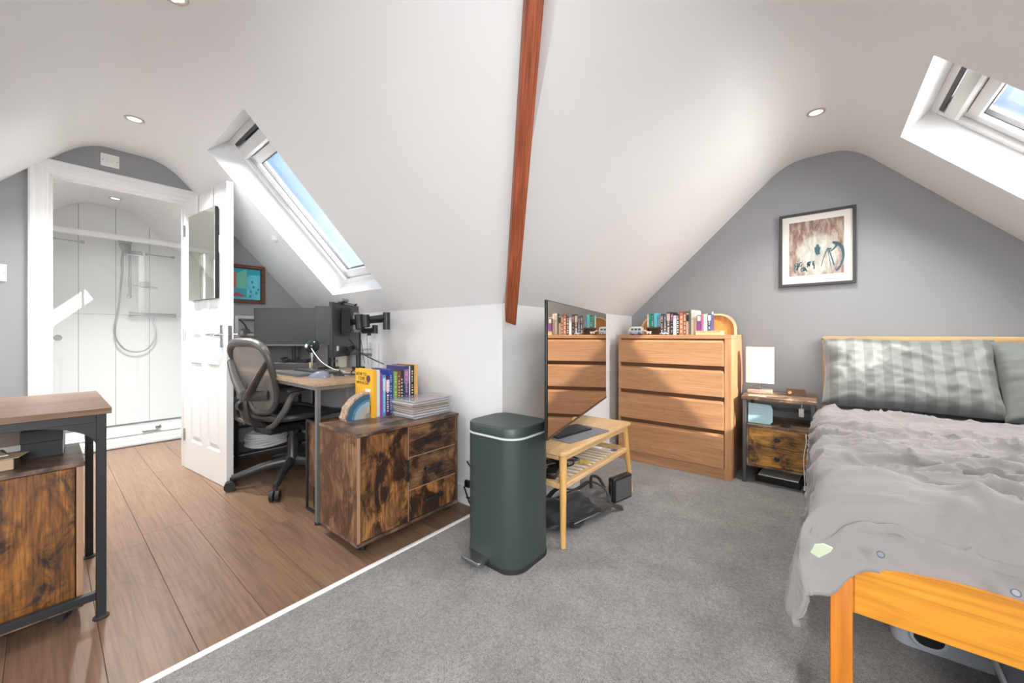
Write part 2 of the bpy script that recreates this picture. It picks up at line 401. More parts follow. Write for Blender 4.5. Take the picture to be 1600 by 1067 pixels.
# door lining and architrave (moulded)
bm = B()
box(bm, XG-.1, DY0-.03, 0, XG+.004, DY0, DH); box(bm, XG-.1, DY1, 0, XG+.004, DY1+.03, DH); box(bm, XG-.1, DY0-.03, DH, XG+.004, DY1+.03, DH+.03)
box(bm, XG-.06, DY0, 0, XG-.048, DY0+.012, DH-.012); box(bm, XG-.06, DY1-.012, 0, XG-.048, DY1, DH-.012); box(bm, XG-.06, DY0, DH-.012, XG-.048, DY1, DH)
struct('trim_2', bm, M_gloss, 'white door lining of the bathroom doorway')
prof = [(0, 0), (0, .009), (.006, .013), (.014, .014), (.017, .020), (.030, .022), (.052, .022), (.058, .026), (.070, .027), (.078, .022), (.080, 0)]  # (across, proud)
bm = B(); aw = .085
def arch_piece(bm, p0, p1, outdir, miter0, miter1):
    """p along inner edge; outdir unit vector across; proud along +x"""
    p0, p1, od = Vector(p0), Vector(p1), Vector(outdir); t = (p1-p0).normalized()
    r0 = [bm.verts.new(p0+od*a-t*a*miter0+Vector((h, 0, 0))) for a, h in prof]; r1 = [bm.verts.new(p1+od*a+t*a*miter1+Vector((h, 0, 0))) for a, h in prof]
    n = len(prof)
    for k in range(n): bm.faces.new((r0[k], r0[(k+1) % n], r1[(k+1) % n], r1[k]))
    bm.faces.new(r0[::-1]); bm.faces.new(r1)
g = .006
arch_piece(bm, (XG, DY0-g, 0), (XG, DY0-g, DH+g), (0, -1, 0), 0, 1)
arch_piece(bm, (XG, DY1+g, DH+g), (XG, DY1+g, 0), (0, 1, 0), 1, 0)
arch_piece(bm, (XG, DY0-g, DH+g), (XG, DY1+g, DH+g), (0, 0, 1), 1, 1)
bmesh.ops.recalc_face_normals(bm, faces=bm.faces[:])
struct('trim_3', bm, M_gloss, 'white moulded architrave framing the bathroom doorway')
# ---------------- skylights (reveal lining, frame, sash, glass)
def skylight(name, P0, ux, uv, un, w, l, label, depth=.15):
    """P0: opening corner at the top edge; ux along the ridge, uv down slope, un outward"""
    P0, ux, uv, un = map(Vector, (P0, ux, uv, un))
    Mx = Matrix((ux, uv, un)).transposed().to_4x4(); Mx.translation = P0
    d2 = depth+.11
    bm = B(); t = .03
    for q in ((-t, -t, 0, w+t, 0, d2), (-t, l, 0, w+t, l+t, d2), (-t, 0, 0, 0, l, d2), (w, 0, 0, w+t, l, d2)):
        box(bm, *q[:2], .001, *q[3:], M=Mx)
    root = struct(name, bm, M_white, label)
    M_fr = M_gloss
    bm = B(); f = .035
    z0, z1 = depth, depth+.09
    for q in ((0, 0, w, f), (0, l-f, w, l), (0, f, f, l-f), (w-f, f, w, l-f)): box(bm, q[0], q[1], z0, q[2], q[3], z1, .003, 1, M=Mx)
    obj('window_frame', bm, M_fr, root)
    bm = B(); s0 = f+.004; z0b = depth+.022
    for q in ((s0, s0+.10, w-s0, s0+.155), (s0, l-s0-.06, w-s0, l-s0), (s0, s0, s0+.05, l-s0), (w-s0-.05, s0, w-s0, l-s0)): box(bm, q[0], q[1], z0b, q[2], q[3], z0b+.06, .004, 1, M=Mx)
    obj('sash', bm, M_fr, root)
    bm = B(); # glazing bead with a dark gasket line
    i = s0+.05
    for q in ((i, s0+.155, w-i, s0+.161), (i, l-s0-.066, w-i, l-s0-.06), (i, s0+.155, i+.006, l-s0-.06), (w-i-.006, s0+.155, w-i, l-s0-.06)): box(bm, q[0], q[1], z0b+.02, q[2], q[3], z0b+.04, M=Mx)
    obj('gasket', bm, M_dkgrey, root, smooth=False)
    bm = B(); box(bm, s0+.002, s0+.002, z0b+.035, w-s0-.002, s0+.012, z0b+.05, M=Mx); box(bm, s0-.004, s0-.004, depth+.005, w-s0+.004, s0+.014, depth+.012, M=Mx)
    obj('vent_slot', bm, M_dkgrey, root, smooth=False)
    bm = B(); prism(bm, [(s0+.022, depth+.01), (s0+.03, depth-.008), (s0+.085, depth-.012), (s0+.098, depth-.004), (s0+.098, depth+.03), (s0+.022, depth+.03)], w-2*s0-.01, Mx @ Matrix(((0, 0, 1, s0+.005), (1, 0, 0, 0), (0, 1, 0, 0), (0, 0, 0, 1))))
    obj('ventilation_flap', bm, mat('aluminium_white', (.7, .7, .69), .25, .3), root)
    bm = B(); box(bm, i-.005, s0+.15, z0b+.03, w-i+.005, l-s0-.055, z0b+.036, M=Mx); obj('pane', bm, M_glass, root, smooth=False)
    bm = B(); box(bm, s0, s0, z0b+.038, w-s0, s0+.1, z0b+.05, M=Mx); obj('sash_head', bm, M_fr, root, smooth=False)
    return root
sA = Vector((0, 1, -(ZF-ZK)/WA)).normalized(); nA = Vector((0, (ZF-ZK)/WA, 1)).normalized()
zt = zA(.645)
skylight('window_1', (-3.0, .645, ZK+(ZF-ZK)*(YK-.645)/WA), (1, 0, 0), sA, nA, .7, math.hypot(1.44-.645, (1.44-.645)*(ZF-ZK)/WA), 'white framed skylight with blue sky above the desk')
sB_ = Vector((1, 0, -1.05)).normalized(); nB = Vector((1.05, 0, 1)).normalized()
skylight('window_2', (.344, 2.165, zB(.344)), (0, 1, 0), sB_, nB, .78, math.hypot(.816, .816*1.05), 'white framed skylight above the bed')
bm = B()
for q in ((-4.59, -.40, -4.57, -.06), (-4.41, -.40, -4.39, -.06)): prism(bm, [(q[1], ZK+1.07*(q[1]-YN)+.0), (q[3], ZK+1.07*(q[3]-YN)), (q[3]-.012, ZK+1.07*(q[3]-YN)+.012), (q[1]-.012, ZK+1.07*(q[1]-YN)+.012)], q[2]-q[0], YZ(q[0]))
struct('window_4', bm, M_gloss)
def added_blind_window(name, P0, ux, uv, un, w_, l_):  # frame and blind added on an unseen slope, no opening behind
    P0, ux, uv, un = map(Vector, (P0, ux, uv, un)); Mx = Matrix((ux, uv, un)).transposed().to_4x4(); Mx.translation = P0
    bm = B(); f = .04
    for q in ((0, 0, w_, f), (0, l_-f, w_, l_), (0, f, f, l_-f), (w_-f, f, w_, l_-f)): box(bm, q[0], q[1], -.03, q[2], q[3], .02, .003, 1, M=Mx)
    r = struct(name, bm, M_gloss)
    bm = B(); box(bm, f, f, -.004, w_-f, l_-f, .0, M=Mx); obj('added_blind', bm, M_white, r, smooth=False)
added_blind_window('added_window_5', (.40, -.20, zB(.40)), (0, -1, 0), (Vector((1, 0, -1.05)).normalized()), (Vector((1.05, 0, 1)).normalized()), 1.1, 1.1)  # added skylight above the fill lamp behind the camera
added_blind_window('added_window_6', (-2.15, -.26, zA(-.26)), (-1, 0, 0), Vector((0, -1, -(ZF-ZK)/WA)).normalized(), Vector((0, -(ZF-ZK)/WA, 1)).normalized(), 1.2, .6)  # added skylight above the small fill lamp left of the view
# ---------------- downlights
def downlight(x, y, label, power, z=None, grp=None):
    z = ZF if z is None else z
    t = thing('downlight', label, 'ceiling light', (x, y, z-.001), 0, grp)
    bm = B(); lathe(bm, [(.031, .0), (.033, -.004), (.041, -.005), (.044, -.002), (.044, 0)], 24); obj('rim', bm, mat('brushed_rim', (.55, .5, .44), .3, .8), t)
    bm = B(); lathe(bm, [(.0305, -.0005), (.029, -.002), (.02, -.0025)], 20); obj('lens', bm, emis('lamp_glow', (1, .93, .82), 1.1), t)
    if power: disc_light(x, y, z-.012, power)
downlight(-3.107, .33, 'round recessed downlight in ceiling nearest the bathroom door', 6)
downlight(-1.86, .30, 'round recessed downlight cut by the top edge of the photo', 3)
downlight(-.014, 2.75, 'round recessed downlight in ceiling in front of the framed drawing', 5)
downlight(-5.05, .41, 'round vent in the bathroom ceiling', 0)  # ceiling vent built from the downlight parts, no lamp; its lens still glows
downlight(-4.1, .36, 'recessed downlight added over the bathroom entrance', 22)  # lamp added to brighten the bathroom
downlight(-.014, 1.0, 'recessed downlight added over the carpet by the camera', 3)  # extra lamp added for general brightness
downlight(-.014, -1.0, 'recessed downlight added out of view behind the camera', 3)  # unseen lamp, added to lift the room light
# ---------------- beam
M_beam = wood('red_pine_beam', (.30, .07, .025), (.42, .10, .04), (.52, .15, .06), 2, 1.3, .6, .5, rand=False, rings=False)
def ray(px, py):
    f = 591.95; a = (px-800)/f; th = TH
    return Vector((-math.sin(th)+math.cos(th)*a, math.cos(th)+math.sin(th)*a, (523-py)/f))
O = Vector((0, 0, 1))
# ================= DOOR 1, leaf opened into the room =================
door = bpy.data.objects.new('door_1', None); link(door); tag(door, 'white six panel door standing open', kind='structure')
hp = Vector((XG+.012, DY1-.002, 0)); de = Vector((-3.0, .743, 0))
dang = math.atan2(de.y-hp.y, de.x-hp.x); door.location = hp; door.rotation_euler = (0, 0, dang)
DW, DT, DHh = .722, .038, 2.0
# local: x along width from hinge, y 0..DT (front face at y=0 faces the camera side), z
bm = B()
st, mid = .105, .10
cols = [(st, DW/2-.048), (DW/2+.048, DW-st)]; rowsz = [(.215, .80), (.96, 1.55), (1.66, 1.88)]
xs_ = [0, cols[0][0], cols[0][1], cols[1][0], cols[1][1], DW]; zz_ = [.004]+[v for r_ in rowsz for v in r_]+[DHh]
for side, yy in ((1, 0.0), (-1, DT)):
    for i in range(5):
        for j in range(len(zz_)-1):
            panel = i in (1, 3) and j in (1, 3, 5)
            x0, x1, z0, z1 = xs_[i], xs_[i+1], zz_[j], zz_[j+1]
            def quad(a): bm.faces.new([bm.verts.new(p) for p in (a if side == 1 else a[::-1])])
            if not panel: quad([(x0, yy, z0), (x1, yy, z0), (x1, yy, z1), (x0, yy, z1)])
            else:
                loops = []
                for ins, dp in ((0, 0), (.012, .009), (.020, .009), (.045, .003)):
                    y_ = yy+side*dp; loops.append([(x0+ins, y_, z0+ins), (x1-ins, y_, z0+ins), (x1-ins, y_, z1-ins), (x0+ins, y_, z1-ins)])
                for a_, b_ in zip(loops, loops[1:]):
                    for k in range(4): quad([a_[k], a_[(k+1) % 4], b_[(k+1) % 4], b_[k]])
                quad(loops[-1])
for q in ([(0, 0), (0, DT)], [(DW, DT), (DW, 0)]):
    (xa, ya), (xb, yb) = q; bm.faces.new([bm.verts.new(p) for p in ((xa, yb, .004), (xa, ya, .004), (xa, ya, DHh), (xa, yb, DHh))] if xa == 0 else [bm.verts.new(p) for p in ((xa, yb, .004), (xa, ya, .004), (xa, ya, DHh), (xa, yb, DHh))])
for z_ in (.004, DHh): bm.faces.new([bm.verts.new(p) for p in ((0, 0, z_), (DW, 0, z_), (DW, DT, z_), (0, DT, z_))])
bmesh.ops.remove_doubles(bm, verts=bm.verts[:], dist=.0002); bmesh.ops.recalc_face_normals(bm, faces=bm.faces[:])
obj('door_leaf', bm, M_gloss, door, smooth=False)
bm = B()
for s_, y_ in ((-1, 0), (1, DT)):
    box(bm, DW-.085, y_, .99-.075, DW-.045, y_+s_*.008, .99+.075, .002, 1)
    cyl(bm, (DW-.065, y_, 1.0), (DW-.065, y_+s_*.045, 1.0), .010, .009, 14)
    tube(bm, spline([(DW-.062, y_+s_*.043, 1.0), (DW-.10, y_+s_*.05, 1.0), (DW-.15, y_+s_*.048, 1.0), (DW-.185, y_+s_*.045, 1.0)], 4), .009, 12)
obj('door_handle', bm, M_chrome, door)
bm = B(); box(bm, DW-.0005, .008, .94, DW+.0015, DT-.008, 1.06); cyl(bm, (DW, .019, 1.0), (DW+.009, .019, 1.0), .008, .006, 10); obj('latch_plate', bm, M_steel, door)
bm = B()
for z_ in (.25, 1.0, 1.78): cyl(bm, (-.006, -.004, z_-.045), (-.006, -.004, z_+.045), .006, n=10)
obj('hinge', bm, M_steel, door)
# hanging mirror on the door
m_ = thing('hanging_mirror', 'frameless rectangular mirror with black edge hung on the open white door', 'mirror', hp+Vector((0, 0, 0)), dang)
mx0, mx1, mz0, mz1 = .145, .60, 1.245, 1.855
bm = B(); box(bm, mx0, -.020, mz0, mx1, -.001, mz1); obj('mirror_backing', bm, M_blackplastic, m_, smooth=False)
bm = B(); box(bm, mx0, -.024, mz0, mx1, -.0205, mz1, .0012, 1); obj('mirror_glass', bm, mat('mirror', (.86, .88, .84), .02, 1), m_, smooth=False)
for hx in (.24, .50):
    bm = B(); box(bm, hx-.02, -.006, mz1-.01, hx+.02, -.003, DHh+.004); box(bm, hx-.02, -.006, DHh+.002, hx+.02, DT+.004, DHh+.005); box(bm, hx-.02, DT+.001, 1.93, hx+.02, DT+.004, DHh+.005)
    obj('over_door_hook', bm, M_whiteplastic, m_, smooth=False)
# switches
def plate(name, label, y, z, w, h, x=XG, round_=True):
    t = thing(name, label, 'switch', (x, y, z))
    bm = B(); box(bm, 0, -w/2, -h/2, .009, w/2, h/2, .002, 2); obj('faceplate', bm, M_whiteplastic, t)
    bm = B(); 
    for s_ in (-1, 1): cyl(bm, (.008, s_*w*.38, 0), (.0098, s_*w*.38, 0), .003, n=8)
    obj('screw', bm, mat('screw', (.2, .2, .2), .4, .6), t)
    return t
t = plate('isolator_switch', 'white fan isolator switch on dark grey wall above bathroom doorway', .277, 2.172, .088, .085)
bm = B(); box(bm, .008, -.018, -.01, .013, .018, .01, .003, 2); obj('rocker', bm, M_whiteplastic, t)
t = plate('light_switch', 'white light switch cut by the left edge of the photo', -.185, 1.363, .088, .1)
bm = B(); box(bm, .008, -.012, -.02, .013, .012, .02, .002, 2); obj('rocker', bm, M_whiteplastic, t)
# small round sensor on slope
z_ = ZK+(ZF-ZK)/WA*(YK-1.071)
Mt = Matrix.Translation((-3.12, 1.071, z_)) @ nA.to_track_quat('-Z', 'Y').to_matrix().to_4x4()
t = thing('smoke_sensor', 'small round white sensor on the sloping ceiling beside the desk skylight', 'sensor', (-3.12, 1.071, z_)); t.rotation_euler = Mt.to_euler()
bm = B(); lathe(bm, [(.028, 0), (.028, .008), (.024, .014)], 20); obj('base', bm, M_whiteplastic, t)
bm = B(); lathe(bm, [(.02, .014), (.019, .022), (.012, .026)], 20); obj('cover', bm, M_whiteplastic, t)
# ================= eaves hatch (door_2) =================
hx0, hx1, hz0, hz1 = -3.05, -2.56, .30, .945
bm = B(); a = .055
for q in ((hx0, hz0, hx0+a, hz1), (hx1-a, hz0, hx1, hz1), (hx0+a, hz1-a, hx1-a, hz1), (hx0+a, hz0, hx1-a, hz0+a)):
    box(bm, q[0], YK-.022, q[1], q[2], YK-.0005, q[3], .003, 1)
d2 = struct('door_2', bm, M_gloss, 'white framed eaves hatch in the low wall behind the desk')
bm = B(); box(bm, hx0+a+.003, YK-.012, hz0+a+.003, hx1-a-.003, YK-.0008, hz1-a-.02); obj('hatch_panel', bm, M_gloss, d2, smooth=False)
bm = B(); box(bm, hx0+a+.02, YK-.018, hz1-a-.05, hx1-a-.02, YK-.012, hz1-a-.03); obj('finger_rail', bm, mat('grey_metal', (.35, .35, .35), .4, .6), d2, smooth=False)
bm = B(); lathe(bm, [(.008, 0), (.006, .015), (.014, .026), (.017, .036), (.013, .044)], 16, M=Matrix.Translation((-2.66, YK-.012, .62)) @ Matrix.Rotation(R(90), 4, 'X')); obj('knob', bm, wood('turned_pine', (.35, .2, .09), (.5, .3, .14), (.6, .38, .2)), d2)
# ================= BATHROOM =================
# end wall panels with joints
pb = bpy.data.objects['wall_bathroom']
ysP = [YN, -.35, .196, .446, .70, 1.0, YK]
ysP = [YN, -.25, .2, .445, .69, 1.1, YK]
for y0, y1 in zip(ysP, ysP[1:]):
    for z0, z1 in ((.1, 1.2), (1.2, 2.4)):
        ys = [y0+.002]+[v for v in ysA if y0+.002 < v < y1-.002]+[y1-.002]
        top = [(y, min(z1, zA(min(max(y, YN+.001), YK-.001)))-.0012) for y in ys]
        if min(t_[1] for t_ in top) < z0+.02 and max(t_[1] for t_ in top) < z0+.05: continue
        top = [(y, max(z, z0+.003)) for y, z in top]
        bm = B(); prism(bm, [(y0+.002, z0+.0018), (y1-.002, z0+.0018)]+top[::-1], .006, YZ(XE)); obj('wall_panel', bm, M_tile, pb, smooth=False)
bm = B(); box(bm, -4.76, YN, -.06, XE-.0, YK, -.012); struct('floor', bm, M_tile, 'bathroom shower floor')
# shower tray / kerb
bm = B(); box(bm, XE+.01, YN+.01, -.012, -4.80, YK-.01, .085, .004, 1); box(bm, -4.8, YN+.01, 0, -4.775, YK-.01, .045, .006, 2); box(bm, -4.8, YN+.01, .045, -4.785, YK-.01, .07, .004, 2)
t = obj('shower_tray', bm, M_tile); tag(t, 'white shower tray with stepped front behind the doorway', 'shower tray')
# enclosure
M_shglass = glass('shower_glass', (.98, .99, .985), haze=.04)
e_ = thing('shower_enclosure', 'sliding glass shower enclosure with white top rail', 'shower enclosure', (-4.83, 0, .085))
bm = B(); box(bm, -.02, YN+.02, 1.755, .03, YK-.1, 1.80, .006, 2); obj('top_rail', bm, M_gloss, e_)
bm = B(); box(bm, -.02, YN+.02, 0, .025, YK-.1, .022, .004, 1); obj('bottom_rail', bm, mat('grey_rail', (.5, .5, .5), .4, .3), e_)
bm = B(); box(bm, -.002, YN+.04, .022, .004, .02, 1.755); obj('fixed_pane', bm, M_shglass, e_, smooth=False)
bm = B(); box(bm, .012, -.0, .025, .018, .86, 1.75); obj('sliding_pane', bm, M_shglass, e_, smooth=False)
bm = B(); box(bm, -.01, .855, .022, .014, .88, 1.755, .003, 1); box(bm, .008, -.012, .022, .022, .004, 1.755, .002, 1); obj('frame_profile', bm, M_gloss, e_)
bm = B(); box(bm, -.002, .88, .022, .004, YK-.12, 1.755); obj('fixed_pane', bm, M_shglass, e_, smooth=False)
bm = B(); lathe(bm, [(.008, 0), (.008, .012), (.022, .016), (.024, .026), (.02, .032)], 18, M=Matrix.Translation((.018, .065, .89)) @ Matrix.Rotation(R(90), 4, 'Y')); obj('knob', bm, M_chrome, e_)
bm = B()
lathe(bm, [(.02, 0), (.022, .01), (.014, .018)], 16, M=Matrix.Translation((.018, .67, .055)) @ Matrix.Rotation(R(90), 4, 'Y')); box(bm, .018, .56, .028, .03, .67, .034)
obj('roller_guide', bm, M_steel, e_)
# shower riser with hand shower and hose on end wall
xw = XE+.006
s_ = thing('shower_riser', 'chrome riser rail with hand shower and looping hose on white shower wall', 'shower', (xw, .49, 1.1))
bm = B(); cyl(bm, (.05, .05, .28), (.05, .05, .84), .010, n=14)
for z_ in (.29, .83): cyl(bm, (0, .05, z_), (.052, .05, z_), .014, .012, 12); lathe(bm, [(.02, 0), (.02, .01)], 14, M=Matrix.Translation((0, .05, z_)) @ Matrix.Rotation(R(90), 4, 'Y'))
obj('riser_rail', bm, M_steel, s_)
bm = B(); cyl(bm, (.05, .05, .72), (.11, .02, .74), .014, n=12); box(bm, .02, .02, .70, .08, .14, .75, .006, 1); obj('slider', bm, M_chrome, s_)
bm = B(); tube(bm, spline([(.11, -.01, .52), (.10, -.01, .64), (.10, .0, .74), (.115, .0, .80)], 5), [.010]*10+[.012, .02, .028, .034, .034, .03][:6], 14); lathe(bm, [(.038, 0), (.045, .012), (.03, .028)], 18, M=Matrix.Translation((.135, 0, .82)) @ Matrix.Rotation(R(200), 4, 'Y')); obj('hand_shower', bm, M_steel, s_)
bm = B(); tube(bm, spline([(.10, -.01, .52), (.09, -.03, .2), (.07, -.06, -.08), (.05, .02, -.25), (.045, .16, -.26), (.04, .24, -.12), (.03, .22, .08)], 8), .0075, 8); obj('hose', bm, mat('hose', (.40, .40, .42), .35, .8), s_)
t = thing('shower_valve', 'horizontal bar shower valve below the soap shelf', 'shower valve', (xw, .70, 1.205))
bm = B(); cyl(bm, (.05, -.14, 0), (.05, .16, 0), .019, n=16); obj('valve_body', bm, M_steel, t)
bm = B(); 
for y_ in (-.17, .16): cyl(bm, (.05, y_, 0), (.05, y_+.03, 0), .023, n=14)
obj('knob', bm, M_steel, t)
bm = B()
for y_ in (-.075, .075): cyl(bm, (0, y_, 0), (.05, y_, 0), .015, n=12)
obj('wall_mount', bm, M_steel, t)
t = thing('soap_shelf', 'small chrome soap shelf on the white shower wall', 'shelf', (xw, .655, 1.49))
bm = B(); box(bm, 0, -.04, 0, .012, .04, .06, .003, 1); obj('bracket', bm, M_steel, t)
bm = B(); tube(bm, [(.06+.055*math.cos(a), .09*math.sin(a), 0) for a in [2*math.pi*k/24 for k in range(24)]], .004, 6, closed=True)
for k in range(-3, 4): cyl(bm, (.008, k*.022, 0), (.108, k*.022, -.003), .002, n=6)
obj('basket', bm, M_steel, t)
def wall_bar(label, y0, y1, z, x):
    t = thing('support_bar', label, 'support bar', (x, (y0+y1)/2, z)); h = (y1-y0)/2
    bm = B(); cyl(bm, (.0, -h, 0), (.0, h, 0), .006, n=10); obj('bar', bm, M_steel, t)
    bm = B(); box(bm, -.012, -h-.03, -.012, .012, -h, .012, .002, 1); box(bm, -.012, h, -.012, .012, h+.03, .012, .002, 1); obj('clamp', bm, M_steel, t)
wall_bar('chrome glass support bar at upper left of the shower', .06, .20, 1.85, -5.25)
wall_bar('chrome glass support bar at upper right of the shower', .66, .82, 1.80, -5.2)
t = thing('extractor_vent', 'small round vent cover high on the shower wall', 'vent', (xw, .80, 1.95))
bm = B(); lathe(bm, [(.038, 0), (.038, .006), (.03, .008), (.03, .005), (.012, .005)], 24, M=Matrix.Rotation(R(90), 4, 'Y')); obj('cover', bm, M_whiteplastic, t)
# ================= BEAM =================
P1 = O+ray(838, -60)*.97; P2 = O+ray(797, 500)*1.99
d_ = (P2-P1).normalized(); side = Vector((1, 1, 0)).normalized(); side = (side-d_*side.dot(d_)).normalized(); nn = d_.cross(side).normalized()
P0 = P1-d_*.35
Mb = Matrix((side, nn, -d_)).transposed().to_4x4(); Mb.translation = P2
Lb = (P2-P0).length
bm = B(); vs0 = []
w0, w1 = .028, .021; 
lo = [(-w0, -.045), (w0, -.045), (w0, .04), (-w0, .04)]; hi = [(x*.8, y) for x, y in lo]
a_ = [bm.verts.new((x, y, 0)) for x, y in lo]; b_ = [bm.verts.new((x, y, Lb)) for x, y in hi]
a_[0].co.z += .05; a_[3].co.z += .03; a_[1].co.z -= .015
bm.faces.new(a_[::-1]); bm.faces.new(b_)
for k in range(4): bm.faces.new((a_[k], a_[(k+1) % 4], b_[(k+1) % 4], b_[k]))
bmesh.ops.recalc_face_normals(bm, faces=bm.faces[:])
bmesh.ops.bevel(bm, geom=[e for e in bm.edges if e.calc_length() > .3], offset=.003, segments=2, affect='EDGES')
beam = obj('timber_beam', bm, M_beam); beam.matrix_world = Mb; tag(beam, 'red-brown sloping timber beam running down the ceiling crease', 'beam')
# ================= DRESSER =================
M_oak = wood('oak_veneer', (.42, .205, .095), (.52, .262, .125), (.60, .33, .17), 0, 1.1, .42, .22)
M_oakv = wood('oak_veneer_upright', (.42, .205, .095), (.52, .262, .125), (.60, .33, .17), 2, 1.1, .42, .22)
M_gap = mat('dark_gap', (.16, .07, .03), .8)
def dresser():
    X0, X1, Y0, Y1, H = -1.268, -.40, 2.935, 3.40, 1.0
    w = .808
    t = thing('chest_of_drawers', 'oak veneer chest of four wide drawers against grey wall', 'chest of drawers', (X0, Y0, 0.004)); H = .995
    d = Y1-Y0; fw = .80
    bm = B(); box(bm, 0, 0, H-.028, w, d, H, .002, 1); obj('top_panel', bm, M_oak, t)
    bm = B(); box(bm, 0, .004, 0, .02, d, H-.028); obj('side_panel', bm, M_oakv, t, smooth=False)
    bm = B(); box(bm, w-.045, .0, 0, w, d, H-.028, .002, 1); obj('side_panel', bm, M_oakv, t)
    bm = B(); box(bm, .02, .02, .0, w-.045, d, H-.028); obj('carcass', bm, M_gap, t, smooth=False)
    bm = B(); box(bm, 0.02, .004, 0, w-.045, .02, .075); obj('plinth', bm, M_oak, t, smooth=False)
    zt = [.962, .752, .540, .312]; zb = [.778, .566, .338, .078]
    for a_, b_ in zip(zt, zb):
        bm = B(); box(bm, .006, -.012, b_, w-.048, .012, a_-.02, .002, 1)
        # bevelled finger grip along the top edge
        prism(bm, [(-.012, a_-.02), (.010, a_-.02), (.010, a_-.004)], w-.06, Matrix(((0, 0, 1, .009), (1, 0, 0, 0), (0, 1, 0, 0), (0, 0, 0, 1))))
        obj('drawer_front', bm, M_oak, t)
    return t
dresser()
DZ = .9995; 
# arched wooden back panels that hold the books
M_orange = wood('varnished_orange_pine', (.50, .20, .045), (.64, .29, .07), (.72, .36, .10), 2, 1.2, .35, .2)
M_edge = mat('pale_pine_edge', (.72, .47, .28), .5)
def arch(w, h, r): return [(0, 0), (w, 0), (w, h-r)]+[(w-r+r*math.cos(a), h-r+r*math.sin(a)) for a in [math.pi/2*k/10 for k in range(1, 11)]]+[(r-r*math.sin(a), h-r+r*math.cos(a)) for a in [math.pi/2*k/10 for k in range(0, 11)]]
t = thing('book_rack', 'orange pine rack with two rounded end boards on top of the oak chest', 'book rack', (-1.225, 3.24, DZ))
bw, bh, br = .735, .165, .115
bm = B(); prism(bm, arch(bw-.02, bh-.01, br-.01), .012, Matrix(((1, 0, 0, .01), (0, 0, 1, .10), (0, 1, 0, 0), (0, 0, 0, 1)))); obj('back_board', bm, M_orange, t)
bm = B(); o_ = arch(bw, bh, br); i_ = [(min(max(x, .008), bw-.008) if y < bh-br else x, y) for x, y in o_]
cx = bw/2
i_ = [((x-cx)*(1-.016/bw*2)+cx, y*(1-.012/bh)) for x, y in o_]
for k in range(1, len(o_)-1):
    pass
n_ = len(o_); ev_ = []
for k in range(n_):
    if k == 0: continue
    p0, p1, q1, q0 = o_[k], o_[(k+1) % n_], i_[(k+1) % n_], i_[k]
    prism(bm, [q0, p0, p1, q1], .035, Matrix(((1, 0, 0, 0), (0, 0, 1, .082), (0, 1, 0, 0), (0, 0, 0, 1))))
bmesh.ops.recalc_face_normals(bm, faces=bm.faces[:])
obj('edge_band', bm, M_edge, t)
# ---- book maker
BM = {}
def cmat(c, r=.45):
    k = tuple(round(x, 3) for x in c)
    if k not in BM: BM[k] = mat('book_cover', c, r)
    return BM[k]
M_pages = mat('pages', (.72, .66, .54), .85)
def book(label, group, loc, th, h, d, col, rz=0, spine=None, spine2=None, lying=False, title=0, cover=None, name='book', rot=None, textcol=(.8, .78, .7)):
    """spine faces -y; thickness along x, height z, depth y"""
    t = thing(name, label, 'book', loc, rz, group)
    if rot: t.rotation_euler = rot
    c = cmat(col); cv = .0016
    bm = B(); box(bm, 0, 0, 0, cv, d, h); box(bm, th-cv, 0, 0, th, d, h); box(bm, cv, 0, 0, th-cv, cv*1.4, h, 0); obj('cover', bm, c, t, smooth=False)
    bm = B(); box(bm, cv, cv*1.4, .003, th-cv, d-.003, h-.003); obj('pages', bm, M_pages, t, smooth=False)
    if spine:
        bm = B(); box(bm, .0008, -.0006, h*.62, th-.0008, .0002, h*.93); obj('spine_label', bm, cmat(spine), t, smooth=False)
    if title:
        rnd = random.Random(hash(label) % 1000+int(th*1e5)); bm = B(); z = h*.10
        while z < h*.88:
            s_ = rnd.uniform(.004, .009)*title; box(bm, th*.28, -.0011, z, th*rnd.uniform(.6, .74), -.0005, z+s_*.55); z += s_*1.15
            if rnd.random() < .16: z += .012
        obj('spine_lettering', bm, cmat(textcol), t, smooth=False)
    return t
random.seed(11)
G1 = 'paperbacks and hardbacks on the oak chest'
teal, dteal, lteal = (.02, .32, .33), (.01, .22, .18), (.15, .62, .70)
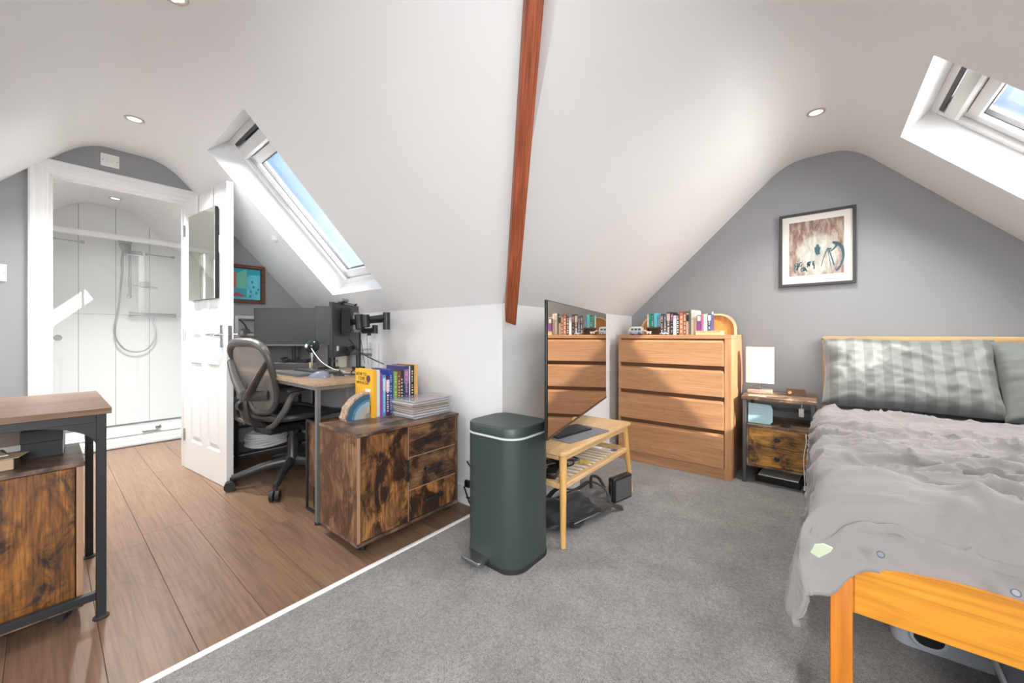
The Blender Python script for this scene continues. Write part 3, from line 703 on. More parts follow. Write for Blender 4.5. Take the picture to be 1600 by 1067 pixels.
# x positions measured from the photograph at y=3.06
rowb = [
 ('white-edged slim book at the left end of the row, on the small stand', .010, .105, (.80, .74, .60), None, 0, .062),
 ('green book on the small stand beside the cream slim one', .016, .105, (.03, .28, .20), (.02, .40, .30), 0, .062),
 ('deep teal book on the small stand', .020, .108, dteal, None, 1, .062),
 ('bright turquoise book, tallest on the small stand', .026, .112, lteal, None, 0, .062),
 ('mid blue slim book at the right of the small stand', .014, .095, (.08, .32, .55), None, 1, .062),
 ('pale cream slim book right of the blue one on the stand', .010, .093, (.70, .66, .58), None, 0, .062),
 ('charcoal book right of the turquoise group', .022, .165, (.06, .055, .06), (.25, .17, .15), 1, 0),
 ('slate book with blue foot next to the charcoal one', .018, .160, (.10, .12, .16), None, 1, 0),
 ('dark brown book with a pale face on its spine', .027, .178, (.09, .06, .06), (.62, .50, .40), 1, 0),
 ('black purple-topped book near the middle of the row', .020, .176, (.04, .03, .05), (.30, .12, .22), 1, 0),
 ('short lavender-white book near the middle of the row', .022, .150, (.70, .66, .72), None, 0, 0),
 ('black book with white lettering blocks', .018, .158, (.03, .03, .03), None, 2, 0),
 ('rust red book, widest of the red ones', .026, .180, (.42, .13, .06), None, 1, 0),
 ('brown and cream book beside the rust red one', .018, .178, (.20, .10, .07), None, 1.6, 0),
 ('peach slim book with black top', .018, .165, (.72, .50, .38), (.05, .03, .02), 0, 0),
 ('thin dark green book between peach and cream ones', .009, .186, (.07, .08, .05), None, 0, 0),
 ('cream white book with a grey cap', .020, .186, (.80, .76, .66), (.42, .42, .36), 0, 0),
 ('pink tall book beside the cream one', .018, .184, (.80, .50, .45), None, 0, 0),
]
x = -1.087; yb = 3.075
for lab, th, h, col, sp_, tt, dz in rowb:
    yy = yb+random.uniform(-.006, .004)
    if dz: yy = 3.09
    book(lab, G1, (x, yy, DZ+dz), th, h, .125 if not dz else .12, col, 0, sp_, title=tt); x += th+.0025
xe = x
# second short group on the lying book
lying_z = .030
short = [('short rainbow-label purple book standing on the lying book', .024, .118, (.16, .05, .20), (.45, .62, .35), 0),
 ('magenta slim book standing on the lying book', .012, .120, (.45, .12, .28), None, 0),
 ('cream sprigged book standing on the lying book', .024, .122, (.78, .72, .56), None, 1),
 ('navy and white book at the right end of the row', .020, .122, (.05, .05, .13), (.72, .70, .82), 1)]
xl = xe+.004
for lab, th, h, col, sp_, tt in short:
    book(lab, G1, (x+.004, 3.06, DZ+lying_z), th, h, .11, col, 0, sp_, title=tt); x += th+.004
t = thing('book', 'pale gold book lying flat under the short upright books', 'book', (xl-.004, 3.04, DZ+.0005), 0, G1)
bm = B(); lw = .165; box(bm, 0, 0, 0, lw, .15, .002); box(bm, 0, 0, .0265, lw, .15, .0285); box(bm, 0, 0, .002, .002, .15, .0265); obj('cover', bm, cmat((.78, .70, .50)), t, smooth=False)
bm = B(); box(bm, .002, .003, .002, lw-.004, .147, .0265); obj('pages', bm, mat('gilt_pages', (.55, .42, .20), .6), t, smooth=False)
t = thing('pen', 'white pen standing up behind the navy book', 'pen', (x-.012, 3.175, DZ))
bm = B(); cyl(bm, (0, 0, 0), (0, 0, .175), .004, n=10); obj('barrel', bm, M_whiteplastic, t)
bm = B(); cyl(bm, (0, 0, .175), (0, 0, .190), .003, .001, 10); obj('tip', bm, M_dkgrey, t)
# small dark stand under teal books
t = thing('book_stand', 'small brown wooden stand under the turquoise books', 'stand', (-1.092, 3.085, DZ))
M_dkwood = wood('dark_walnut', (.08, .04, .02), (.15, .075, .035), (.22, .12, .055), 0, 2)
bm = B(); box(bm, 0, 0, .052, .112, .13, .061, .001, 1); obj('shelf', bm, M_dkwood, t)
bm = B()
for a in (0, .104): box(bm, a, .0, 0, a+.008, .13, .052)
obj('side_panel', bm, M_dkwood, t)
bm = B(); box(bm, .008, .05, 0, .104, .058, .052); obj('back_panel', bm, M_dkwood, t, smooth=False)
# white dog-like ornament
def blob_skin(name, verts, edges, radii, m, parent, sub=1):
    me = bpy.data.meshes.new(name); me.from_pydata([Vector(v) for v in verts], edges, []); me.update()
    o = link(bpy.data.objects.new(name, me), parent); o.modifiers.new('skin', 'SKIN')
    me.skin_vertices.new() if not me.skin_vertices else None
    for i, r in enumerate(radii): me.skin_vertices[0].data[i].radius = (r, r) if not isinstance(r, tuple) else r
    me.skin_vertices[0].data[0].use_root = True
    sm = o.modifiers.new('sub', 'SUBSURF'); sm.levels = sub; sm.render_levels = sub
    me.materials.append(m)
    return o
M_china = mat('white_china', (.80, .74, .64), .25)
t = thing('animal_ornament', 'small cream china animal in front of the brown stand', 'ornament', (-1.07, 3.045, DZ))
v_ = [(0, 0, .020), (.022, 0, .020), (-.012, 0, .030), (-.022, 0, .036), (-.032, 0, .033), (0, .006, .004), (0, -.006, .004), (.022, .006, .004), (.022, -.006, .004), (.033, 0, .028)]
blob_skin('body', v_, [(0, 1), (0, 2), (2, 3), (3, 4), (0, 5), (0, 6), (1, 7), (1, 8), (1, 9)], [.009, .009, .006, .008, .005, .003, .003, .003, .003, .002], M_china, t)
# camper van toy and small blue car
def van(label, loc, L_, H_, W_, rz, body, lower, roofc, cat='toy van', name='toy_van'):
    t = thing(name, label, cat, loc, rz)
    r_ = H_*.16
    prof = [(0, r_), (0, H_*.5), (L_*.06, H_*.62), (L_*.14, H_*.97), (L_*.2, H_), (L_*.93, H_), (L_*.99, H_*.94), (L_, H_*.5), (L_, r_)]
    bm = B(); prism(bm, prof, W_, XZ(0)); bmesh.ops.bevel(bm, geom=bm.edges[:], offset=H_*.03, segments=2, affect='EDGES'); obj('body', bm, body, t)
    bm = B(); prism(bm, [(-.001, r_*.9), (-.001, H_*.5), (L_*.04, H_*.52), (L_*.2, H_*.5), (L_+.001, H_*.5), (L_+.001, r_*.9)], W_+.003, XZ(-.0015)); obj('lower_panel', bm, lower, t)
    bm = B()
    for k in range(3):
        x0 = L_*(.22+k*.25); box(bm, x0, -.0022, H_*.58, x0+L_*.19, W_+.0022, H_*.84)
    prism(bm, [(L_*.055, H_*.60), (L_*.128, H_*.92), (L_*.138, H_*.92), (L_*.07, H_*.60)], W_*.8, XZ(W_*.1))
    obj('window', bm, mat('toy_window', (.10, .14, .18), .15), t, smooth=False)
    bm = B(); box(bm, L_*.25, W_*.15, H_, L_*.9, W_*.85, H_*1.10, .002, 1); obj('roof_rack', bm, roofc, t)
    for x_ in (L_*.2, L_*.8):
        for y_ in (-.002, W_-.006):
            bm = B(); cyl(bm, (x_, y_, H_*.16), (x_, y_+.008, H_*.16), H_*.17, n=16); w_ = obj('wheel', bm, M_rubber, t)
            bm = B(); cyl(bm, (x_, y_-.0008, H_*.16), (x_, y_+.0088, H_*.16), H_*.09, n=12); obj('hubcap', bm, M_chrome, w_)
    bm = B(); box(bm, -.003, W_*.1, r_*.9, .001, W_*.9, r_*1.4); 
    obj('bumper', bm, M_chrome, t, smooth=False)
    bm = B()
    for y_ in (W_*.2, W_*.8): cyl(bm, (-.003, y_, H_*.38), (.001, y_, H_*.38), H_*.07, n=12)
    obj('headlight', bm, M_chrome, t)
    return t
van('white and grey-blue toy camper van at the left end of the oak chest', (-1.225, 3.03, DZ), .115, .062, .045, R(2), mat('cream_enamel', (.78, .76, .68), .25), mat('grey_blue_enamel', (.40, .46, .60), .25), mat('pale_rack', (.70, .62, .5), .5))
t_ = thing('toy_car', 'tiny blue and white toy car in front of the dark books', 'toy car', (-.965, 3.015, DZ))
bm = B(); prism(bm, [(0, .004), (0, .012), (.012, .014), (.020, .021), (.040, .021), (.050, .014), (.060, .012), (.060, .004)], .024, XZ(0)); bmesh.ops.bevel(bm, geom=bm.edges[:], offset=.0012, segments=1, affect='EDGES'); obj('body', bm, mat('sky_enamel', (.45, .60, .80), .25), t_)
bm = B(); prism(bm, [(.016, .0145), (.022, .0195), (.038, .0195), (.045, .0145)], .0255, XZ(-.0007)); obj('window', bm, mat('toy_window2', (.04, .05, .08), .15), t_)
bm = B()
for x_ in (.012, .048):
    for y_ in (-.001, .020): cyl(bm, (x_, y_, .0055), (x_, y_+.005, .0055), .0055, n=12)
obj('wheel', bm, M_rubber, t_)
# ================= NIGHTSTAND =================
M_rust = rustic('rustic_orange', 0, (.40, .18, .04), (.035, .018, .01), (.66, .33, .05), .62)
M_rusttop = rustic('rustic_top', 0, (.36, .22, .13), (.12, .07, .045), (.55, .36, .2), .3, .35)
M_grmetal = mat('grey_metal_frame', (.09, .095, .10), .5, .4)
NX0, NX1, NY0, NY1 = -.412, -.012, 2.985, 3.385
t = thing('nightstand', 'rustic orange two-drawer nightstand with grey metal legs beside bed', 'nightstand', (NX0, NY0, .004))
w, d = NX1-NX0, NY1-NY0; H = .583
bm = B(); box(bm, 0, -.003, H-.022, w, d, H, .002, 1); obj('tabletop', bm, M_rusttop, t)
for x_, y_ in ((.008, .002), (w-.028, .002), (.008, d-.03), (w-.028, d-.03)):
    bm = B(); box(bm, x_, y_, 0, x_+.02, y_+.02, H-.022, .001, 1); obj('leg', bm, M_grmetal, t)
zb_, zt_ = .115, .395
bm = B()
box(bm, .03, .006, zt_-.014, w-.03, d-.01, zt_); box(bm, .03, .006, zb_, w-.03, d-.01, zb_+.014); box(bm, .03, .006, zb_+.014, .043, d-.01, zt_-.014); box(bm, w-.043, .006, zb_+.014, w-.03, d-.01, zt_-.014); box(bm, .043, d-.02, zb_+.014, w-.043, d-.01, zt_-.014)
obj('cabinet_box', bm, M_rusttop, t, smooth=False)
zm = (zb_+zt_)/2
for a_, b_ in ((zb_+.017, zm-.0015), (zm+.0015, zt_-.017)):
    bm = B(); box(bm, .045, .003, a_, w-.045, .021, b_, .001, 1); dr = obj('drawer', bm, M_rust, t)
    bm = B(); lathe(bm, [(.005, 0), (.005, .008), (.015, .012), (.016, .018), (.012, .022)], 18, M=Matrix.Translation((w/2, .003, (a_+b_)/2)) @ Matrix.Rotation(R(90), 4, 'X')); obj('knob', bm, M_black, dr)
bm = B(); box(bm, .03, d-.028, .04, w-.03, d-.012, .06); box(bm, .03, d-.028, zt_+.05, w-.03, d-.012, zt_+.07); obj('back_rail', bm, M_grmetal, t, smooth=False)
NZ = .004+H
# lamp
M_shade = mat('cream_shade', (.66, .61, .53), .8); tree(M_shade)[3].inputs['Subsurface Weight'].default_value = .0
t = thing('table_lamp', 'small lamp with tall cream rectangular shade on the nightstand', 'lamp', (NX0+.085, 3.20, NZ), R(4))
bm = B(); box(bm, -.075, -.04, 0, .075, .04, .028, .003, 2); obj('base', bm, wood('pale_lamp_base', (.35, .25, .18), (.48, .37, .28), (.56, .45, .36), 0, 2), t)
bm = B(); cyl(bm, (0, 0, .028), (0, 0, .10), .005, n=12); cyl(bm, (0, 0, .10), (0, 0, .125), .014, n=14); obj('stem', bm, M_steel, t)
bm = B(); wv = .083
a_ = rrect(-wv, -.05, wv, .05, .004, 2); i_ = rrect(-wv+.002, -.048, wv-.002, .048, .003, 2)
nn_ = len(a_)
def ring(poly, z): return [bm.verts.new((x, y, z)) for x, y in poly]
o0, o1, i0, i1 = ring(a_, .075), ring(a_, .325), ring(i_, .075), ring(i_, .325)
for k in range(nn_):
    j = (k+1) % nn_
    for q in ((o0[k], o0[j], o1[j], o1[k]), (i0[j], i0[k], i1[k], i1[j]), (o1[k], o1[j], i1[j], i1[k]), (o0[j], o0[k], i0[k], i0[j])): bm.faces.new(q)
obj('lamp_shade', bm, M_shade, t)
bm = B(); box(bm, -.081, -.001, .30, .081, .001, .303); box(bm, -.001, -.048, .30, .001, .048, .303); lathe(bm, [(.012, .125), (.02, .15), (.026, .18), (.018, .205)], 14); obj('bulb_fitting', bm, M_whiteplastic, t)
# portable radio
t = thing('radio', 'small brown retro radio with silver dial on the nightstand', 'radio', (NX0+.29, 3.20, NZ), R(8))
bm = B(); prism(bm, rrect(-.052, 0, .052, .047, .012, 5), .04, XZ(-.02)); obj('case', bm, wood('radio_walnut', (.08, .03, .015), (.16, .07, .03), (.22, .10, .05), 0, 3, .3), t)
bm = B(); prism(bm, rrect(-.022, .008, .047, .040, .006, 4), .002, XZ(-.0215)); obj('speaker_grille', bm, mat('grille', (.12, .08, .05), .5, .5), t)
bm = B(); cyl(bm, (-.036, -.026, .024), (-.036, -.02, .024), .011, n=18); obj('dial', bm, mat('brass', (.6, .42, .2), .25, 1), t)
# folded paper strip at the front edge of the nightstand
t = obj('paper_note', box(B(), 0, 0, 0, .10, .028, .0012), mat('kraft_paper', (.72, .60, .42), .8), smooth=False, loc=(NX0+.035, 3.02, NZ+.0004), rot=(0, 0, R(-6))); tag(t, 'thin tan paper strip at the front of the nightstand top', 'paper')
# light blue booklet leaning
t = thing('booklet', 'light blue booklet leaning in the open shelf of the nightstand', 'booklet', (NX0+.032, 3.045, .4015), R(-3))
t.rotation_euler = (R(-6), 0, R(-3))
bm = B(); prism(bm, [(0, 0), (.125, 0), (.14, .02), (.14, .10), (.127, .128), (0, .132)], .006, XZ(0)); obj('cover', bm, mat('pale_cyan_card', (.42, .66, .74), .5), t)
bm = B()
for k in range(5): box(bm, .03, -.0008, .035+k*.018, .03+[.07, .06, .075, .05, .065][k], 0, .037+k*.018)
obj('printed_line', bm, mat('pale_print', (.75, .85, .88), .6), t, smooth=False)
# black thing in shelf, white plug
t = obj('black_gadget', box(B(), 0, 0, 0, .048, .03, .011, .003, 2), M_blackplastic, loc=(NX0+.215, 3.03, .4005), rot=(0, 0, R(-5))); tag(t, 'small black gadget on the open shelf of the nightstand', 'gadget')
t = thing('plug_adapter', 'white plug adapter hanging at the right of the nightstand shelf', 'adapter', (NX1-.078, 3.10, .50))
bm = B(); box(bm, -.014, -.01, -.035, .014, .01, .02, .004, 2); obj('housing', bm, M_whiteplastic, t)
bm = B(); tube(bm, spline([(0, 0, .02), (.002, .0, .045), (-.006, .01, .064)], 5), .0022, 6); obj('cord', bm, M_whiteplastic, t)
t = thing('charging_cable', 'white cable running down the right side of the nightstand', 'cable')
bm = B(); tube(bm, spline([(NX1-.052, 2.975, .382), (NX1-.050, 2.966, .33), (NX1-.062, 2.962, .24), (NX1-.060, 2.962, .14), (NX1-.056, 2.962, .055)], 5), .0024, 6); obj('cord', bm, M_whiteplastic, t)
bm = B(); box(bm, NX1-.063, 2.958, .035, NX1-.051, 2.966, .062, .002, 1); obj('connector', bm, M_whiteplastic, t)
# things under nightstand
t = thing('tray', 'flat white and black tray on the carpet under the nightstand', 'tray', (NX0+.07, 3.06, .004), R(-4))
bm = B(); box(bm, 0, 0, .0, .25, .24, .045, .004, 1); obj('case', bm, M_blackplastic, t)
bm = B(); box(bm, .02, -.006, .046, .24, .23, .054, .002, 1); obj('sheet', bm, M_whiteplastic, t)
# ================= FRAMED DRAWING on gable wall =================
t = thing('framed_drawing', 'black framed sketch of painter at easel on the grey gable wall', 'picture', (-.2275, YG-.001, 1.347))
fw, fh, fb = .42, .52, .018
def frame4(bm, w, h, b, y0, y1, bev=.001):
    box(bm, 0, y0, 0, b, y1, h, bev, 1); box(bm, w-b, y0, 0, w, y1, h, bev, 1); box(bm, b, y0, 0, w-b, y1, b, bev, 1); box(bm, b, y0, h-b, w-b, y1, h, bev, 1)
bm = B(); frame4(bm, fw, fh, fb, -.026, 0); obj('frame', bm, mat('dark_frame', (.045, .043, .042), .4), t)
bm = B(); box(bm, fb, -.012, fb, fw-fb, -.002, fh-fb); obj('mount', bm, mat('mount_board', (.80, .77, .72), .8), t, smooth=False)
M_art = mat('drawing_paper', (.6, .5, .45), .8)
v = coords(M_art, (1, 1, 1), rot=(0, R(-35), 0)); mp_ = coords(M_art, (40, 1, 12), rot=(0, R(38), 0))
sn = noise_tex(M_art, mp_, 1.0, 4, .6, .5); bl = noise_tex(M_art, coords(M_art, (7, 1, 7)), 1.0, 3, .6)
ca = ramp(M_art, sn, [(.35, (.20, .11, .085)), (.5, (.34, .22, .18)), (.62, (.48, .40, .33))]); cb_ = ramp(M_art, sn, [(.3, (.38, .33, .27)), (.6, (.60, .61, .55))])
# pale swirl in the middle, browner corners: from object coordinates
tn, nn2, ll, bb = tree(M_art)
tc = nn2.new('ShaderNodeTexCoord'); sx = nn2.new('ShaderNodeSeparateXYZ'); ll.new(tc.outputs['Object'], sx.inputs[0])
def mth(op, a, b=None):
    x = nn2.new('ShaderNodeMath'); x.operation = op
    for i, s in enumerate((a, b)):
        if s is None: continue
        if isinstance(s, (int, float)): x.inputs[i].default_value = s
        else: ll.new(s, x.inputs[i])
    return x.outputs[0]
dx_ = mth('SUBTRACT', sx.outputs[0], .22); dz_ = mth('SUBTRACT', sx.outputs[2], .20)
dd = mth('ADD', mth('MULTIPLY', mth('MULTIPLY', dx_, dx_), 38), mth('MULTIPLY', mth('MULTIPLY', dz_, dz_), 15)); dd = mth('ADD', dd, mth('MULTIPLY', mth('SUBTRACT', bl, .5), 1.2))
fc = ramp(M_art, dd, [(.25, (0, 0, 0)), (.6, (1, 1, 1))]); setc(M_art, mixc(M_art, fc, cb_, ca))
bm = B(); box(bm, .058, -.0135, .075, fw-.062, -.012, fh-.062); obj('drawing', bm, M_art, t, smooth=False)
M_ink = mat('teal_ink', (.03, .11, .13), .8)
ax, az = .058, .075; aw_, ah_ = fw-.12, fh-.137
def ink(pts, rs, m=None):
    bm = B(); tube(bm, spline([(ax+u*aw_, -.0138, az+v_*ah_) for u, v_ in pts], 5), rs, 8, flat=(1, .12)); return bm
def rr(*k): return list(k)
def ink_line(bm, pts, r0, r1):
    P = spline([(ax+u*aw_, -.0138, az+v_*ah_) for u, v_ in pts], 5); n_ = len(P)
    # flat ribbon
    prev = None
    for i, p in enumerate(P):
        tdir = (P[min(i+1, n_-1)]-P[max(i-1, 0)]); tdir.y = 0; tdir.normalize(); nrm = Vector((tdir.z, 0, -tdir.x)); r = r0+(r1-r0)*i/(n_-1)
        a = bm.verts.new(p+nrm*r); b = bm.verts.new(p-nrm*r)
        if prev: bm.faces.new((prev[0], prev[1], b, a))
        prev = (a, b)
bm = B()
ink_line(bm, [(.93, .10), (.985, .25), (.98, .40), (.93, .50), (.86, .535)], .004, .012)   # bent back of the figure
ink_line(bm, [(.87, .53), (.83, .55), (.80, .545)], .010, .007); ink_line(bm, [(.88, .50), (.80, .42), (.73, .40)], .006, .003)
ink_line(bm, [(.93, .12), (.90, .07), (.86, .05)], .005, .007)
ink_line(bm, [(.70, .45), (.74, .44), (.78, .45)], .008, .006); ink_line(bm, [(.70, .43), (.64, .28), (.60, .14)], .003, .002); ink_line(bm, [(.74, .42), (.79, .28), (.83, .14)], .003, .004); ink_line(bm, [(.72, .42), (.76, .20), (.78, .06)], .002, .001)
ink_line(bm, [(.53, .55), (.535, .53), (.535, .50)], .006, .010); ink_line(bm, [(.535, .50), (.53, .42), (.55, .36)], .018, .010)
ink_line(bm, [(.50, .86), (.54, .92), (.56, .86), (.52, .82), (.46, .81)], .0012, .001); ink_line(bm, [(.45, .82), (.52, .90), (.55, .93)], .0012, .001)
rnd = random.Random(5)
for k in range(22):
    u = rnd.uniform(.12, .48); v0 = rnd.uniform(.05, .18); ink_line(bm, [(u, v0), (u+rnd.uniform(-.04, .05), v0+rnd.uniform(.03, .08)), (u+rnd.uniform(-.05, .08), v0+rnd.uniform(.04, .10))], .004, .001)
obj('ink_figure', bm, M_ink, t, smooth=False)
# glazing for the frame
bm = B(); box(bm, fb, -.018, fb, fw-fb, -.0165, fh-fb); obj('glazing', bm, glass('picture_glass', fac=.5), t, smooth=False)
# ================= COFFEE TABLE =================
M_lt = wood('light_oak', (.58, .35, .15), (.72, .47, .23), (.80, .56, .30), 1, 1.2, .45, .18)
M_ltz = wood('light_oak_leg', (.55, .30, .08), (.68, .40, .13), (.76, .48, .18), 2, 1.2, .4, .16)
TX0, TX1, TY0, TY1, TZ = -1.325, -.925, 1.525, 2.35, .445
t = thing('coffee_table', 'light oak coffee table with splayed round legs and slatted shelf', 'coffee table', (TX0, TY0, .004)); TZ -= .004
w, l = TX1-TX0, TY1-TY0
bm = B(); prism(bm, rrect(0, 0, w, l, .025, 5), .018, Matrix.Translation((0, 0, TZ-.018))); bmesh.ops.bevel(bm, geom=[e for e in bm.edges if e.is_manifold and abs(e.verts[0].co.z-e.verts[1].co.z) < 1e-5], offset=.004, segments=2, affect='EDGES'); obj('tabletop', bm, M_lt, t)
for sx, sy in ((0, 0), (1, 0), (0, 1), (1, 1)):
    xt, yt = (.032 if sx == 0 else w-.032), (.045 if sy == 0 else l-.045); xb, yb_ = (.012 if sx == 0 else w-.004), (-.0 if sy == 0 else l-.002)
    bm = B(); cyl(bm, (xb, yb_, 0), (xt, yt, TZ-.018), .0125, .019, 16); obj('leg', bm, M_ltz, t)
for q in ((.05, .035, w-.05, .052), (.05, l-.052, w-.05, l-.035), (.024, .05, .04, l-.05), (w-.04, .05, w-.024, l-.05)):
    bm = B(); box(bm, q[0], q[1], TZ-.05, q[2], q[3], TZ-.018, .001, 1); obj('apron', bm, M_lt, t)
sz = .285
for q in ((.015, .018, w-.015, .052), (.015, l-.052, w-.015, l-.018)):
    bm = B(); box(bm, q[0], q[1], sz-.026, q[2], q[3], sz, .003, 1); obj('shelf_end_rail', bm, M_lt, t)
for q in ((.012, .05, .045, l-.05), (w-.045, .05, w-.012, l-.05)):
    bm = B(); box(bm, q[0], q[1], sz-.024, q[2], q[3], sz, .003, 1); obj('shelf_side_rail', bm, M_lt, t)
M_slat = mat('pale_slat', (.74, .64, .48), .5)
for k in range(14):
    y_ = .085+k*(l-.17)/13.6
    if y_ > l-.12: continue
    bm = B(); tube(bm, [(.044, y_, sz-.011), (w-.044, y_, sz-.011)], .011, 8, flat=(1, .75)); obj('slat', bm, M_slat, t)
# desk mat + keyboard
TT = .4455
kr = R(-14)
t = thing('desk_mat', 'dark grey mat under the keyboard on the coffee table', 'mat', (-1.085, 1.86, TT), R(-8))
bm = B(); prism(bm, rrect(-.115, -.165, .125, .21, .02, 4), .003); obj('mat_sheet', bm, fabric('grey_felt', (.085, .088, .095)), t)
def keyboard(name, label, loc, rz, L_, D_, body, keym, rows=5, n=14, tz=.016):
    t = thing(name, label, 'keyboard', loc, rz)
    bm = B(); prism(bm, [(0, 0), (D_, 0), (D_, tz*.55), (0, tz)], L_, Matrix(((0, 0, 1, -L_/2), (1, 0, 0, -D_/2), (0, 1, 0, 0), (0, 0, 0, 1)))); bmesh.ops.recalc_face_normals(bm, faces=bm.faces[:])
    obj('body', bm, body, t)
    kd = (D_-.014)/rows; kw = (L_-.014)/n; mesh = None
    for r_ in range(rows):
        k = 0
        while k < n:
            span = 6 if (r_ == rows-1 and k == 4) else 1
            x0 = -L_/2+.007+k*kw; y1 = D_/2-.007-r_*kd; yy = y1-kd+D_/2
            z_ = tz-.45*tz*(1-(D_/2-y1+.5*kd)/D_) if False else tz-(tz*.45)*((yy+kd/2)/D_)
            if span == 1 and mesh is None or span > 1:
                bm = B(); b_ = .0012; vs = [(b_, b_, 0), (kw*span-b_, b_, 0), (kw*span-b_, kd-b_, 0), (b_, kd-b_, 0)]; tp = [(b_*2.2, b_*2, .0035), (kw*span-b_*2.2, b_*2, .0035), (kw*span-b_*2.2, kd-b_*2, .0035), (b_*2.2, kd-b_*2, .0035)]
                a_ = [bm.verts.new(v) for v in vs]; c_ = [bm.verts.new(v) for v in tp]; bm.faces.new(c_)
                for q in range(4): bm.faces.new((a_[q], a_[(q+1) % 4], c_[(q+1) % 4], c_[q]))
                o = obj('key', bm, keym, t, smooth=False)
                if span == 1: mesh = o.data
            else: o = link(bpy.data.objects.new('key', mesh), t)
            o.location = (x0, y1-kd, z_); k += span
    return t
M_key = mat('key_black', (.03, .032, .036), .35)
keyboard('keyboard', 'black keyboard lying on the coffee table under the big screen', (-1.105, 1.865, TT+.0035), R(-98), .30, .115, M_blackplastic, M_key, 6, 14, .014)
# ================= LARGE GLOSSY SCREEN =================
a0 = Vector((-.872, 1.305, 0)); a1 = Vector((-1.150, 2.455, 0)); dv = a1-a0; ang = math.atan2(dv.y, dv.x); SL_ = dv.length
t = thing('television', 'large thin glossy black screen reflecting the oak chest, above the coffee table', 'television', (a0.x, a0.y, .5), ang)
# local x along screen, -y faces viewer (to the right of direction)
M_scr = mat('glossy_screen', (.70, .66, .62), .025, 1.0)
z0s, z1s = .062, .645
bm = B(); box(bm, 0, .001, z0s, SL_, .012, z1s, .002, 2); obj('casing', bm, M_blackplastic, t)
bm = B()
nseg = 24
for k in range(nseg):
    u0, u1 = k/nseg, (k+1)/nseg; x0, x1 = .006+u0*(SL_-.009), .006+u1*(SL_-.009)
    c0, c1 = -.0012, -.0012
    bm.faces.new([bm.verts.new(p) for p in ((x0, c0, z0s+.012), (x1, c1, z0s+.012), (x1, c1, z1s-.004), (x0, c0, z1s-.004))])
bmesh.ops.remove_doubles(bm, verts=bm.verts[:], dist=.00001)
obj('screen', bm, M_scr, t)
bm = B(); box(bm, 0, -.0035, z0s, SL_, .001, z0s+.011, .001, 1); obj('bottom_bezel', bm, mat('bezel_bronze', (.10, .06, .04), .3, .5), t)
bm = B(); box(bm, SL_*.35, .012, .15, SL_*.65, .056, .5, .01, 2); obj('rear_housing', bm, M_blackplastic, t)
# wall arm
bm = B(); box(bm, SL_*.42, .055, .28, SL_*.58, .075, .42, .003, 1); obj('mount_plate', bm, M_black, t)
inv = (Matrix.Translation((a0.x, a0.y, .5)) @ Matrix.Rotation(ang, 4, 'Z')).inverted()
bm = B(); p_w = inv @ Vector((XK+.012, 2.0, .85)); p_m = Vector((SL_*.5, .07, .35)); tube(bm, [p_m, (p_m+p_w)/2+Vector((.05, 0, 0)), p_w], .016, 10); obj('wall_arm', bm, M_black, t)
# ================= THINGS ON / UNDER THE TABLE =================
def crumple(bm, amp, fr, seed=0):
    for v in bm.verts:
        v.co += noise.noise_vector(v.co*fr+Vector((seed, seed*2, 0)))*amp
M_bag = fabric('black_nylon', (.022, .021, .021), .6, 500, .2, .2)
t = thing('shoulder_bag', 'crumpled black shoulder bag on the carpet under the coffee table', 'bag', (-1.03, 1.80, .004), R(78))
bm = B(); bmesh.ops.create_icosphere(bm, subdivisions=4, radius=1)
for v in bm.verts:
    x, y, z = v.co; x = math.copysign(abs(x)**.75, x); y = math.copysign(abs(y)**.7, y)
    v.co = Vector((x*.26, y*.105, max(0, (z*.5+.5))**.8*.125*(1-.35*x)))
crumple(bm, .035, 8, 3); crumple(bm, .014, 26, 5); crumple(bm, .005, 70, 7)
for v in bm.verts: v.co.z = max(v.co.z, .001)
obj('bag_body', bm, M_bag, t)
bm = B(); tube(bm, spline([(-.18, .06, .10), (-.05, .08, .15), (.08, .06, .12), (.20, .05, .14), (.25, -.02, .10), (.22, -.08, .05), (.30, -.10, .01)], 6), .012, 8, flat=(1.3, .25)); obj('strap', bm, M_bag, t)
bm = B(); tube(bm, spline([(.17, .02, .12), (.21, .05, .165), (.26, .04, .15), (.27, 0, .10)], 6), .009, 8); obj('handle', bm, M_bag, t)
bm = B(); box(bm, -.12, -.112, .05, .10, -.104, .056, .001, 1); obj('zip', bm, M_steel, t)
t = thing('zip_case', 'upright black zip case on the carpet by the far table leg', 'case', (-.935, 2.105, .004), R(76))
bm = B(); box(bm, 0, 0, 0, .175, .045, .145, .008, 3); obj('case_body', bm, M_blackplastic, t)
bm = B(); box(bm, .012, -.004, .012, .165, .001, .132, .003, 1); obj('front_panel', bm, fabric('case_fabric', (.05, .05, .052)), t)
bm = B(); box(bm, -.0015, .018, .02, .001, .024, .125); obj('zip', bm, M_steel, t, smooth=False)
t = thing('box', 'flat white box lying on carpet under the near end of coffee table', 'box', (-1.29, 1.60, .004), R(0))
bm = B(); box(bm, 0, 0, 0, .14, .18, .10, .003, 1); obj('carton', bm, M_whiteplastic, t)
bm = B(); box(bm, -.001, -.001, .078, .141, .181, .103, .002, 1); obj('lid', bm, M_whiteplastic, t)
t = thing('white_sheet', 'white board leaning on carpet behind the slatted shelf', 'board', (-1.22, 2.0, .004), R(80))
bm = B(); box(bm, -.16, -.003, 0, .16, .003, .235, .001, 1); o = obj('board', bm, M_whiteplastic, t)
